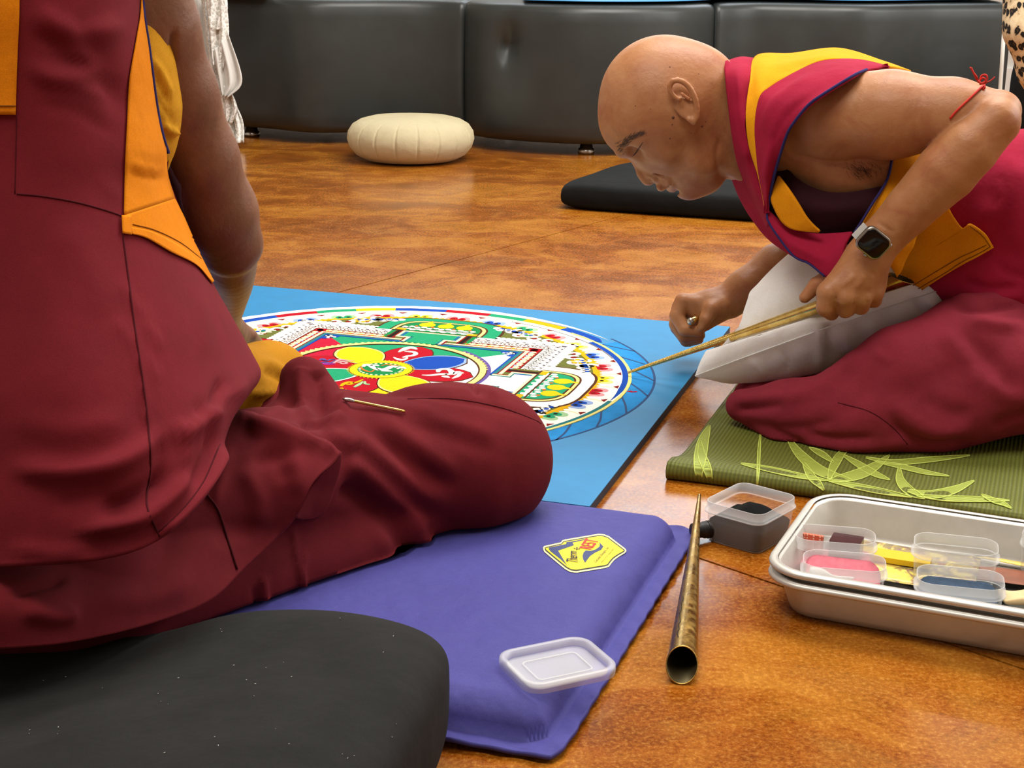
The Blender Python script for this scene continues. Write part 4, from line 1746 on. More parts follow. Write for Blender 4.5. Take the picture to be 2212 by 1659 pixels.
def heart(a, s, r0):
    """two humps facing outward at angle a"""
    out = []
    base = r0
    for k in np.linspace(-1, 1, 19):
        hump = math.sqrt(max(0, 1 - (abs(k) * 2 - 1) ** 2)) if abs(k) <= 1 else 0
        r = base + .052 * s * (0.25 + .75 * hump) * (1 if abs(k) > .05 else .7)
        out.append(polar(r, a + k * 3.7 * s))
    out.append(polar(base - .010 * s, a + 3.2 * s))
    out.append(polar(base - .010 * s, a - 3.2 * s))
    return out


for k in range(32):
    a = k * 11.25 - 0.3
    c = pal[k]
    o = sp('lotus_petal', heart(a, 1.0, .803), 1.3, halo[c])
    sp('petal_core', heart(a, .66, .803), 1.8, c, o)
    spm('petal_heart', [disc(polar(.812, a - 1.3), .008, 8), disc(polar(.812, a + 1.3), .008, 8)], 2.3, 'black' if c in ('yellow', 'blue', 'green') else 'dred', o)
    g = sp('red_spandrel', [polar(.880, a + 5.6 - 1.1), polar(.880, a + 5.6 + 1.1), polar(.862, a + 5.6)], 1.9, 'dred')
    sp('petal_fold', ribbon([polar(.805, a + 5.0), polar(.845, a + 5.2), polar(.872, a + 4.6)], [.001, .003, .001], 8), 1.5, 'cream')
zz = []
ring('yellow_tooth_ring', .778, .800, 1.6, 'gold', wob=.001)
teeth = [[polar(.799, a - .9), polar(.812, a), polar(.799, a + .9)] for a in np.arange(0, 360, 2.0)]
spm('tooth', teeth, 1.7, 'gold', kind='stuff')
sp('olive_ground', arc(.779, 0, 358, 180), 0.4, 'olive')


def q2(k, pts):
    """quadrant frame: s along the wall, t outwards; k = 0 back, 1 right, 2 front, 3 left"""
    a = math.radians(-90 * k)
    p = np.asarray(pts, float)
    return np.column_stack([p[:, 0] * math.cos(a) - p[:, 1] * math.sin(a), p[:, 0] * math.sin(a) + p[:, 1] * math.cos(a)])


QC = ['green', 'white', 'yellow', 'crimson']
AC = ['green', 'white', 'gold', 'red']
rr_ = np.random.default_rng(11)
for k in range(4):
    def bar(s0, s1, t0, t1):
        return q2(k, [(s0, t0), (s1, t0), (s1, t1), (s0, t1)])

    def trap(t0, t1, g0=0.0):
        return q2(k, [(-t0, t0), (t0, t0), (t1, t1), (-t1, t1)])
    # palace walls, inside to out
    sp('quadrant_field', q2(k, [(0, 0), (.398, .398), (-.398, .398)]), 1.0, QC[k])
    for sd in (-1, 1):
        def half(t0, t1, s0, ext0=None, ext1=None):
            e0, e1 = t0 if ext0 is None else ext0, t1 if ext1 is None else ext1
            return q2(k, [(sd * s0, t0), (sd * e0, t0), (sd * e1, t1), (sd * s0, t1)])
        sp('blue_wall_line', half(.394, .402, .075), 2.6, 'blue')
        sp('teal_wall_line', half(.402, .416, .075), 2.4, 'teal')
        sp('red_wall_line', half(.416, .422, .075), 2.6, 'dred')
        sp('orange_wall_line', half(.422, .436, .075), 2.4, 'cream')
        w = sp('red_wall_band', half(.436, .474, .13), 2.0, 'red' if k in (0, 1, 3) else 'dred')
        orn, orn2, orn3 = [], [], []
        for i, s in enumerate(np.arange(.15, .43, .024)):
            orn.append(disc(q2(k, [(sd * s, .456)])[0], .0135, 7, 1.1, rr_.random() * 3))
            if i % 2:
                orn2.append(disc(q2(k, [(sd * s, .446)])[0], .007, 6))
            else:
                orn3.append(disc(q2(k, [(sd * (s + .012), .466)])[0], .006, 6))
        spm('wall_ornament', orn, 2.8, 'cream', w, kind='stuff')
        spm('wall_ornament', orn2, 3.2, 'gold' if k in (0, 2) else 'sky', w, kind='stuff')
        spm('wall_ornament', orn3, 3.2, 'dred', w, kind='stuff')
        sp('brown_wall_line', half(.474, .479, .16), 2.6, 'brown')
        lw_ = sp('lattice_band', half(.479, .520, .165), 2.0, 'white')
        lat, gap = [], []
        for i, s in enumerate(np.arange(.18, .50, .016)):
            t0 = .482 + .004 * (i % 2)
            lat.append(ribbon(q2(k, [(sd * s, t0), (sd * (s + .010), t0 + .014), (sd * (s - .002), t0 + .022), (sd * (s + .008), t0 + .033)]), [.0012, .0028, .0015, .002], 8))
        spm('lattice', lat, 2.4, 'brown' if k != 1 else 'black', lw_, kind='stuff')
        bw = sp('bead_band', half(.520, .552, .165), 2.0, 'grey')
        bd1 = [disc(q2(k, [(sd * s, .536 + .004 * ((i % 2) * 2 - 1))])[0], .0105, 8, 1.0) for i, s in enumerate(np.arange(.175, .53, .020))]
        bd2 = [ribbon(q2(k, [(sd * s, .522), (sd * (s + .006), .538), (sd * s, .552)]), [.004, .0015, .004], 6) for s in np.arange(.185, .53, .020)]
        spm('bead', bd1, 2.6, 'white', bw, kind='stuff')
        spm('bead', bd2, 2.5, 'white', bw, kind='stuff')
        cp = sp('white_coping', half(.552, .582, .165), 2.0, 'white')
        spm('coping_scallop', [disc(q2(k, [(sd * s, .582)])[0], .010, 8) for s in np.arange(.175, .58, .021)], 2.05, 'white', cp, kind='stuff')
        # corner jewel
        sp('corner_cloud', disc(q2(k, [(sd * .372, .386)])[0], .024, 12, 1.5, math.radians(-90 * k)), 2.2, 'blue')
        spm('corner_cloud_edge', [disc(q2(k, [(sd * (.352 + .014 * i), .372 + .004 * (i % 2))])[0], .007, 7) for i in range(4)], 2.6, 'white')
        sp('corner_jewel', disc(q2(k, [(sd * .447, .452)])[0], .018, 10), 3.2, 'red')
        # gate jambs
        for s0, s1, t0, t1, c in ((.070, .082, .405, .470, 'cream'), (.082, .090, .405, .462, 'dred'), (.060, .070, .405, .478, 'teal')):
            sp('gate_jamb', bar(sd * s0, sd * s1, t0, t1), 3.0, c)
        for s0, s1, t0, t1, c in ((.070, .132, .462, .474, 'cream'), (.120, .132, .474, .556, 'cream'), (.060, .120, .474, .480, 'teal'), (.112, .120, .480, .546, 'teal'), (.106, .112, .480, .546, 'blue'),
                                  (.132, .140, .440, .556, 'dred'), (.140, .156, .440, .562, 'black'), (.156, .162, .440, .562, 'brown'), (.162, .180, .440, .562, 'dgreen' if k == 0 else 'olive')):
            sp('gate_jamb', bar(sd * s0, sd * s1, t0, t1), 3.0 if c != 'cream' else 3.2, c)
    sp('gate_passage', q2(k, [(-.060, .396), (.060, .396), (.060, .478), (.112, .478), (.112, .548), (-.112, .548), (-.112, .478), (-.060, .478)]), 2.7, QC[k])
    sp('gate_lintel', bar(-.132, .132, .546, .557), 3.4, 'cream')
    sp('gate_lintel', bar(-.185, .185, .557, .565), 3.4, 'brown')
    # toothed archway: nested half pills above the gate
    def pill(hw, t0, t1, n=18):
        r = min(hw * .85, t1 - t0)
        out = [(-hw, t0)]
        for i in range(n + 1):
            a = math.pi - math.pi * i / n
            out.append((hw * math.copysign(abs(math.cos(a)) ** .55, math.cos(a)), t0 + (t1 - t0) * math.sin(a) ** .6))
        out.append((hw, t0))
        return q2(k, out)
    ar = sp('gate_arch', pill(.262, .560, .792), 2.0, 'brown')
    sp('arch_band', pill(.252, .561, .782), 2.3, AC[k], ar)
    sp('arch_line', pill(.198, .562, .740), 2.6, 'brown', ar)
    sp('arch_line', pill(.190, .563, .733), 2.9, 'pyel', ar)
    sp('arch_line', pill(.176, .564, .722), 3.2, 'brown', ar)
    sp('arch_field', pill(.168, .565, .715), 3.4, 'dgreen' if k == 0 else 'green', ar)
    bl = [disc(q2(k, [(s, .585 + .012 * (i % 2))])[0], .013, 8, 1.1) for i, s in enumerate(np.arange(-.15, .151, .022))]
    bl += [disc(q2(k, [(s, .618 + .010 * (i % 2))])[0], .011, 8, 1.2) for i, s in enumerate(np.arange(-.15, .151, .026))]
    spm('arch_blossom', bl, 3.8, 'white', ar, kind='stuff')
    spm('arch_bar', [q2(k, [(-.165, .600), (.165, .600), (.165, .607), (-.165, .607)])], 3.9, 'brown', ar)
    for s in (-.075, 0.005, .085):
        f = sp('arch_jewel', disc(q2(k, [(s, .672)])[0], .034, 12, 1.0), 4.0, 'yellow', ar)
    spm('arch_jewel_tip', [q2(k, [(s - .016, .695), (s + .016, .695), (s, .735)]) for s in (-.075, .005, .085)], 4.1, 'yellow', ar)
    spm('arch_spark', [disc(q2(k, [(s, .64)])[0], .008, 6) for s in (-.11, -.04, .05, .12)], 4.2, 'orange', ar)
    sp('arch_end_block', q2(k, [(-.17, .566), (-.13, .566), (-.13, .592), (-.17, .592)]), 4.1, 'gold', ar)
    sp('arch_end_block', q2(k, [(.17, .566), (.13, .566), (.13, .592), (.17, .592)]), 4.1, 'gold', ar)
    # scrolls and blossoms in the olive field on both sides of the arch
    for sd in (-1, 1):
        for (s, t, sz, core) in ((.33, .645, .034, 'dred'), (.40, .620, .030, 'dred'), (.31, .712, .030, 'black'), (.455, .605, .022, 'dred'), (.38, .675, .026, 'brown')):
            c0 = q2(k, [(sd * s, t)])[0]
            a0 = rr_.random() * 6.28
            spi = [c0 + sz * (1 - .55 * u) * np.array([math.cos(a0 + 4.6 * u), math.sin(a0 + 4.6 * u)]) for u in np.linspace(0, 1, 9)]
            o = sp('scroll', ribbon(spi, [.004, .010, .009, .006], 18), 2.2, 'white')
            sp('scroll_core', disc(c0, sz * .5, 9), 1.9, core, o)
        for (s, t, core) in ((.355, .655, 'gold' if sd < 0 else 'cream'),):
            c0 = q2(k, [(sd * s, t)])[0]
            pe = [disc(c0 + .024 * np.array([math.cos(j * 1.05), math.sin(j * 1.05)]), .011, 8) for j in range(6)]
            o = spm('blossom', pe, 2.6, core)
            sp('blossom_eye', disc(c0, .010, 8), 3.0, 'white' if core == 'gold' else 'dgreen', o)
    # blue and white clouds against the toothed ring
    for a in (-27, -20, 20, 27, -7.5, 7.5):
        cA = 90 - 90 * k + a
        o = spm('cloud', [disc(polar(.752 - .014 * abs(j % 2), cA + j * 1.9), .019, 10) for j in (-2, -1, 0, 1, 2)], 2.4 if abs(a) > 10 else 1.2, 'white')
        spm('cloud_core', [disc(polar(.757, cA + j * 2.2), .010, 8) for j in (-1, 0, 1)], 2.9 if abs(a) > 10 else 1.6, 'blue', o)

# lotus in the centre
ring('lotus_rim', .362, .386, 3.2, 'pyel')
ring('lotus_rim_line', .357, .363, 3.3, 'brown')
ring('lotus_rim_line', .385, .390, 3.1, 'brown')
ring('lotus_outer_rim', .389, .404, 2.9, 'purple', -20, 60)
spm('rim_tooth', [[polar(.384, a - 1.5), polar(.397, a), polar(.384, a + 1.5)] for a in np.arange(80, 165, 3.6)] + [[polar(.384, a - 1.5), polar(.395, a), polar(.384, a + 1.5)] for a in np.arange(20, 60, 4.2)], 3.25, 'pyel', kind='stuff')
PC = [(4, 'red'), (45, 'blue'), (86, 'red'), (134, 'yellow'), (176, 'red'), (221, 'green'), (266, 'red'), (315, 'yellow')]


def petal(a, g=0.0, half=0.097):
    pts = []
    for t in np.linspace(0, 1, 11):
        r = .09 + (.352 - g - .09) * t
        w = half * math.sin(math.pi * min(1, (t * .80 + .14)) ** 1.15) ** .75 if t < 1 else 0
        pts.append((r, max(w - g, 0.0)))
    up = [(r, w) for r, w in pts]
    dn = [(r, -w) for r, w in pts[::-1][1:]]
    ca, sa = math.cos(math.radians(a)), math.sin(math.radians(a))
    return [(r * ca - w * sa, r * sa + w * ca) for r, w in up + dn]


for i, (a, c) in enumerate(PC):
    lv = 2.0 if c == 'red' else 2.5
    o = sp('petal', petal(a), lv, 'brown')
    if c == 'blue':
        sp('petal_edge', petal(a, .004), lv + .4, 'sky', o)
        sp('petal_face', petal(a, .013), lv + .8, 'blue', o)
    elif c == 'green':
        sp('petal_edge', petal(a, .004), lv + .4, 'white', o)
        sp('petal_face', petal(a, .014), lv + .8, 'green', o)
    elif c == 'yellow':
        sp('petal_edge', petal(a, .004), lv + .4, 'pyel', o)
        sp('petal_face', petal(a, .012), lv + .8, 'yellow', o)
    else:
        sp('petal_face', petal(a, .004), lv + .5, 'red', o)
ring('centre_rim', .086, .115, 4.0, 'yellow')
ring('centre_rim_line', .114, .118, 3.8, 'brown')
spm('centre_tooth', [[polar(.113, a - 3.2), polar(.126, a), polar(.113, a + 3.2)] for a in np.arange(0, 360, 7.5)], 3.7, 'yellow', kind='stuff')
sp('centre_disc', arc(.088, 0, 356, 40), 3.6, 'dgreen')
spm('centre_bead', [disc(polar(.078, a), .0055, 7) for a in np.arange(0, 360, 14)], 4.2, 'cream', kind='stuff')


def crop2(x, y):
    return bm_px(760 + x * 300 / 2212, 680 + y * 180 / 1327)


def crop1(x, y):
    return bm_px(560 + x * 240 / 2212, 690 + y * 160 / 1475)


def glyph(name, strokes, col, fn, level=4.4):
    spm(name, [ribbon([fn(*q) for q in ln], w, 18) for ln, w in strokes], level, col)


glyph('seed_syllable', [([(180, 850), (220, 815), (290, 830), (350, 870), (430, 905)], [.006, .010, .010, .006]), ([(400, 870), (470, 895), (560, 880), (640, 845), (720, 855)], [.006, .012, .012, .009]),
                        ([(290, 830), (380, 825), (430, 835)], [.004, .009, .004]), ([(470, 915), (560, 915), (650, 925)], [.004, .009, .003]), ([(720, 885), (790, 860), (860, 880)], [.003, .010, .004])], 'white', crop2, 4.8)
glyph('orange_scroll', [([(140, 850), (190, 900), (300, 930), (370, 890)], [.003, .005, .005, .002]), ([(470, 830), (560, 815), (680, 830), (760, 830)], [.002, .004, .004, .002])], 'orange', crop2, 4.5)
glyph('seed_syllable', [([(745, 612), (830, 570), (900, 545), (970, 545), (1035, 570)], [.003, .010, .014, .014, .004]), ([(840, 600), (920, 605), (990, 615), (1020, 640), (970, 668), (880, 680), (810, 700)], [.004, .009, .009, .009, .008, .008, .004]),
                        ([(665, 697), (730, 725), (800, 738), (870, 715), (880, 690)], [.002, .008, .009, .006, .003])], 'white', crop2)
glyph('seed_syllable', [([(1115, 980), (1250, 985), (1400, 968), (1520, 965)], [.002, .008, .010, .010]), ([(1375, 935), (1385, 900), (1450, 885), (1540, 890), (1590, 930), (1570, 965), (1480, 968)], [.006, .010, .010, .010, .012, .010, .006]),
                        ([(1430, 1000), (1490, 1005), (1555, 1022)], [.004, .011, .004]), ([(1620, 975), (1680, 930), (1710, 935), (1775, 952)], [.004, .010, .009, .004]), ([(1600, 1035), (1650, 1015), (1700, 985), (1735, 945)], [.003, .008, .008, .006])], 'white', crop2)
glyph('seed_syllable', [([(1480, 895), (1550, 850), (1620, 830), (1720, 838), (1800, 850), (1895, 850)], [.004, .008, .009, .007, .006, .002]), ([(1570, 890), (1640, 865), (1720, 875), (1740, 900), (1660, 908), (1600, 885)], [.005, .006, .006, .005, .005, .004])], 'pink', crop1)
glyph('violet_scroll', [([(1200, 840), (1260, 810), (1330, 850), (1420, 825), (1510, 820)], [.003, .009, .007, .004, .002]), ([(1230, 880), (1320, 880), (1420, 890), (1540, 825)], [.006, .007, .004, .002])], 'purple', crop1)
glyph('violet_scroll', [([(1260, 905), (1340, 915), (1430, 915), (1510, 905)], [.005, .007, .005, .002])], 'violet', crop1)
glyph('seed_syllable', [([(1625, 1355), (1700, 1300), (1790, 1275), (1860, 1290), (1810, 1320), (1720, 1315)], [.005, .008, .008, .007, .006, .005]), ([(1860, 1295), (1950, 1275), (2070, 1218)], [.006, .006, .002]), ([(1630, 1390), (1660, 1430), (1740, 1425)], [.006, .008, .005])], 'gold', crop1)
glyph('green_scroll', [([(1890, 1375), (1990, 1320), (2085, 1262), (2110, 1310), (2200, 1320)], [.004, .008, .005, .006, .004])], 'pgreen', crop1)
# ------------------------------------------------------------------ the leaning man on the right
MB = thing('person', 'bald man in crimson and golden robes leaning down over the mandala with a brass funnel', 'person', tuple(PF(1950, 985, 0.006)))
S = Solid()
HY = 2.17
# skull and face, in profile
S.ball(1434, 217, HY, 140, 0.0, sq=(1, 1, .84))
S.ball(1496, 196, HY, 104, 0.02, sq=(1, .96, .86), rot=-20)
S.ball(1374, 262, HY, 77, 0.025, sq=(1, .98, .95))
S.ball(1432, 322, HY, 67, 0.025, sq=(1.0, .95, 1.12), rot=-35)
S.ball(1490, 345, HY, 72, 0.03, sq=(1.1, .85, .95), rot=-50)
for sg in (-1, 1):
    S.ball(1505, 325, HY + sg * .034, 52, 0.02, sq=(1.15, .9, .7), rot=-55)
    S.ball(1428, 322, HY + sg * .044, 32, 0.022, sq=(1.15, .8, .8), rot=-40)
    S.cone(P(1345, 326, HY + sg * .020), P(1390, 296, HY + sg * .052), 15 / 1582, 14 / 1582, 0.014)
S.ball(1486, 403, HY, 29, 0.018, sq=(1.1, 1, 1.0))
S.ball(1438, 381, HY, 25, 0.016, sq=(1, 1, 1.2))
S.ball(1520, 395, HY, 30, 0.02, sq=(1.3, .8, 1.2), rot=10)
# nose
S.cone(P(1350, 362, HY - .028), P(1350, 362, HY + .028), .0085, .0085, 0.012, 's')
S.cone(P(1374, 344, HY), P(1390, 376, HY), 10 / 1582, 12 / 1582, 0.010)
S.cone(P(1389, 373, HY), P(1400, 385, HY), 14 / 1582, 17 / 1582, 0.006)
S.ball(1413, 403, HY, 5, 0.005, 's', sq=(1, 1, 1.8))
for sg in (-1, 1):
    S.ball(1409, 379, HY + sg * .0130, 15, 0.006, sq=(1.15, .85, .7), rot=-45)
    S.ball(1404.5, 389.5, HY + sg * .0165, 6.5, 0.002, 's', sq=(1.2, .75, 1.2), rot=-38)
    S.cone(P(1412, 366, HY + sg * .021), P(1422, 382, HY + sg * .019), .0011, .0011, .003, 's')
    # eye: socket, closed lid
    S.ball(1371, 331, HY + sg * .042, 17, 0.016, 's', sq=(1, .8, .8), rot=-50)
    S.ball(1382, 324, HY + sg * .027, 17, 0.006, sq=(1.1, .85, 1), rot=-52)
    S.cone(P(1368, 338, HY + sg * .0425), P(1390, 308, HY + sg * .0475), .0009, .0011, 0.0025, 's')
    # cheek fold from the nose wing to the mouth corner
    S.cone(P(1416, 372, HY + sg * .024), P(1450, 386, HY + sg * .030), 0.0020, .0014, 0.006, 's')
# lips
S.cone(P(1427, 405, HY - .010), P(1427, 405, HY + .010), 8.5 / 1582, 8.5 / 1582, 0.006)
S.cone(P(1430, 403, HY), P(1446, 395, HY - .022), 8 / 1582, 4 / 1582, 0.006)
S.cone(P(1430, 403, HY), P(1446, 395, HY + .022), 8 / 1582, 4 / 1582, 0.006)
S.cone(P(1449, 406, HY), P(1453, 398, HY - .020), 8.5 / 1582, 4.5 / 1582, 0.005)
S.cone(P(1449, 406, HY), P(1453, 398, HY + .020), 8.5 / 1582, 4.5 / 1582, 0.005)
S.cone(P(1436, 411, HY), P(1452, 394, HY - .026), .0013, .0010, 0.003, 's')
S.cone(P(1436, 411, HY), P(1452, 394, HY + .026), .0013, .0010, 0.003, 's')
S.cone(P(1464, 415, HY - .012), P(1464, 415, HY + .012), .0030, .0030, 0.006, 's')
# ears
for sg in (-1, 1):
    ey = HY + sg * .0745
    S.ball(1478, 216, ey, 46, 0.004, sq=(.60, 1.0, .16), rot=22)
    q = catmull([(1466, 214), (1455, 206), (1447, 194), (1448, 180), (1458, 173), (1474, 176), (1490, 190), (1501, 212), (1506, 236), (1504, 256), (1498, 264), (1489, 258)], 16)
    for a, b in zip(q[:-1], q[1:]):
        S.cone(P(a[0], a[1], ey + sg * .009), P(b[0], b[1], ey + sg * .009), 6.0 / 1582, 6.0 / 1582, 0.003)
    S.ball(1468, 198, ey + sg * .011, 18, 0.003, 's', sq=(.62, 1.05, .6), rot=38)
    S.ball(1483, 222, ey + sg * .012, 13, 0.003, 's', sq=(.8, 1.15, .7), rot=20)
    S.cone(P(1472, 202, ey + sg * .008), P(1488, 214, ey + sg * .008), 4 / 1582, 3.4 / 1582, 0.003)
    S.ball(1469, 222, ey + sg * .004, 9, 0.004, sq=(1, 1.2, .8))
# neck and trunk
S.chain([(1536, 256, 2.18, 100), (1640, 288, 2.195, 116)], 0.025)
S.cone(P(1500, 300, HY - .045), P(1600, 372, HY - .02), .012, .011, 0.018)
for y_, r_ in ((2.11, 112), (2.20, 122), (2.29, 112)):
    S.chain([(1720, 268, y_, r_), (1830, 340, y_, r_ + 12), (2020, 430, y_, r_ + 10)], 0.03)
S.chain([(1820, 352, 2.09, 66), (1900, 366, 2.09, 64)], 0.02)
# near arm
S.chain([(1778, 250, 2.062, 92), (1925, 248, 2.02, 92), (2060, 246, 1.985, 74)], 0.02)
S.chain([(2060, 246, 1.985, 74), (2150, 243, 1.958, 50)], 0.02)
S.chain([(2163, 240, 1.955, 43), (2150, 262, 1.945, 54), (2095, 318, 1.944, 63)], 0.004)
S.chain([(2095, 318, 1.944, 63), (2045, 370, 1.95, 66), (1965, 452, 1.965, 54), (1900, 520, 1.975, 45)], 0.004)
S.chain([(1800, 352, 2.05, 10), (1860, 350, 2.035, 5)], 0.006, 's')     # armpit crease
# near hand, closed on the brass funnel
S.chain([(1900, 520, 1.975, 45), (1872, 558, 1.972, 46), (1846, 600, 1.970, 46)], 0.012)
S.chain([(1880, 560, 1.978, 42), (1884, 612, 1.985, 32)], 0.014)
S.chain([(1856, 585, 1.970, 42), (1812, 622, 1.962, 34)], 0.014)
KN = [((1789, 632, 1.957, 25), (1783, 664, 1.957, 20), (1796, 676, 1.992, 17)), ((1826, 640, 1.953, 27), (1826, 668, 1.962, 19), (1834, 668, 2.0, 16)),
      ((1858, 640, 1.960, 26), (1860, 662, 1.972, 18), (1864, 658, 2.01, 15)), ((1886, 630, 1.974, 24), (1888, 648, 1.985, 17), (1888, 642, 2.02, 14))]
for kn in KN:
    S.chain([(1856, 585, 1.972, 36), kn[0]], 0.008)
    S.chain(kn, 0.003)
for x0, y0, x1, y1 in ((1806, 640, 1806, 690), (1842, 648, 1844, 690), (1872, 642, 1876, 680)):
    S.cone(P(x0, y0, 1.942), P(x1, y1, 1.952), .0016, .0022, 0.004, 's')
for kx, ky, ky2 in ((1812, 618, 1.948), (1842, 624, 1.946), (1868, 622, 1.955)):
    S.ball(kx + 4, ky + 10, ky2 + .006, 13, 0.008)
S.chain([(1836, 590, 1.99, 30), (1790, 606, 2.005, 22), (1764, 616, 2.01, 17)], 0.010)
S.chain([(1764, 616, 2.01, 17), (1738, 643, 2.008, 12.5)], 0.006)
# far arm and hand on the board, closed round a short rod
S.chain([(1760, 330, 2.33, 85), (1770, 500, 2.36, 62), (1745, 565, 2.345, 55)], 0.02)
S.chain([(1745, 565, 2.345, 55), (1680, 580, 2.33, 52), (1610, 625, 2.31, 42), (1575, 650, 2.305, 36)], 0.015)
S.chain([(1575, 650, 2.305, 36), (1535, 660, 2.30, 34), (1500, 664, 2.30, 30)], 0.012)
S.chain([(1545, 668, 2.295, 32), (1520, 690, 2.292, 26)], 0.012)
FK = [((1476, 652, 2.292, 19), (1462, 682, 2.284, 16), (1478, 712, 2.272, 14), (1510, 716, 2.272, 12)),
      ((1470, 662, 2.312, 18), (1460, 700, 2.308, 15), (1478, 728, 2.292, 14), (1512, 724, 2.288, 12)),
      ((1466, 668, 2.330, 16), (1462, 708, 2.326, 14), (1482, 736, 2.312, 13), (1510, 730, 2.306, 11)),
      ((1470, 672, 2.346, 14), (1468, 716, 2.342, 12), (1488, 738, 2.328, 11), (1510, 734, 2.322, 10))]
for f_ in FK:
    S.chain([(1515, 662, f_[0][2] + .004, 26), f_[0]], 0.008)
    S.chain(f_, 0.003)
S.chain([(1556, 662, 2.285, 24), (1536, 668, 2.275, 17), (1524, 690, 2.266, 14)], 0.008)
S.chain([(1524, 690, 2.266, 14), (1516, 706, 2.264, 10)], 0.004)
V, Q = S.extract(0.0023)
V = relax(V, Q, 2, 0.4)
N_ = vnormals(V, Q)
V = folds(V, N_, [([(1700, 330), (1790, 352), (1870, 346), (1905, 340)], -.004, 7), ([(1556, 290), (1548, 340), (1556, 386)], -.0015, 6), ([(1585, 230), (1592, 300), (1600, 372)], .0015, 8),
                  ([(1310, 250), (1325, 285), (1350, 300)], -.0006, 4), ([(1318, 235), (1335, 268), (1362, 285)], -.0005, 4), ([(1470, 398), (1482, 385), (1500, 380)], -.0008, 5),
                  ([(1455, 320), (1490, 335), (1520, 360)], .001, 14), ([(1935, 505), (1910, 490), (1890, 476)], -.0012, 4),
                  ([(1850, 590), (1830, 610), (1815, 622)], .0016, 6), ([(1868, 590), (1858, 612), (1846, 625)], .0016, 6), ([(1885, 592), (1880, 612), (1872, 625)], .0012, 6)])
BODY_B = mesh('body', V, Q, SKIN_B, MB, label='bare arms, hands and shaved head')
BB = bvh_of(V, Q)
# brows, lashes, moles
HAIR = plain('grey_brown_hair', '#57463b', 0.8)
r_ = np.random.default_rng(5)
tb = []
for i in range(125):
    t = r_.random() ** 1.3
    b = np.array([1337, 322]) * (1 - t) + np.array([1388, 288]) * t + np.array([0, -6 * math.sin(math.pi * t)]) + r_.normal(0, 1, 2) * np.array([3, 4.5]) * (1.35 - t)
    d_ = np.array([7, -5]) + r_.normal(0, 2, 2)
    q = [cast(BB, *(b + d_ * k / 2), .0004 + .0003 * k, HY - .04) for k in range(3)]
    tb.append(tube(np.array(q), [.00032, .00026, .00012], 4))
V, F_ = join(tb)
mesh('eyebrow', V, F_, HAIR, MB, kind='stuff', label='sparse grey-brown eyebrow')
q = [cast(BB, a, b, .0002, HY - .045) for a, b in catmull([(1367, 337), (1373, 331), (1381, 319), (1389, 307)], 12)]
V, F_ = tube(np.array(q), [.0003, .0005, .0007, .0008, .0008, .0008, .0008, .0007, .0006, .0005, .0004, .0002], 6)
mesh('eyelash_line', V, F_, plain('dark_lash', '#3d261d', .7), MB)
tb = []
for x, y, r in ((1454, 254, 3.4), (1452, 269, 2.0), (1524, 263, 1.6), (1516, 273, 2.6), (1447, 299, 2.0), (1447, 145, 2.0), (1509, 160, 1.5), (1373, 229, 1.7), (1406, 236, 1.3), (1493, 288, 1.4), (1459, 318, 1.3), (1412, 221, 1.2), (1480, 132, 1.1)):
    p = cast(BB, x, y, -.0004, HY - .07)
    rg = [p + np.array([math.cos(t), 0, math.sin(t)]) * r / 1582 * math.cos(e) - np.array([0, 1, 0]) * r / 1582 * .6 * math.sin(e) for e in (0, .5, 1.0, 1.5) for t in np.linspace(0, 6.283, 8, endpoint=False)]
    tb.append((np.array(rg), grid_faces(4, 8, True)))
V, F_ = join(tb)
mesh('mole', V, F_, plain('mole_brown', '#5a3526', .6), MB, kind='stuff', label='small dark moles on the head')
tb = []
for i in range(110):
    b = np.array([1858, 364]) + r_.normal(0, 1, 2) * np.array([20, 9])
    d_ = np.array([9, 8]) + r_.normal(0, 5, 2)
    q = [cast(BB, *(b + d_ * k / 2), .0003 + .0004 * k, 2.03) for k in range(3)]
    tb.append(tube(np.array(q), [.00012, .00012, .00008], 3))
V, F_ = join(tb)
mesh('armpit_hair', V, F_, plain('dark_hair', '#33241c', .8), MB, kind='stuff')

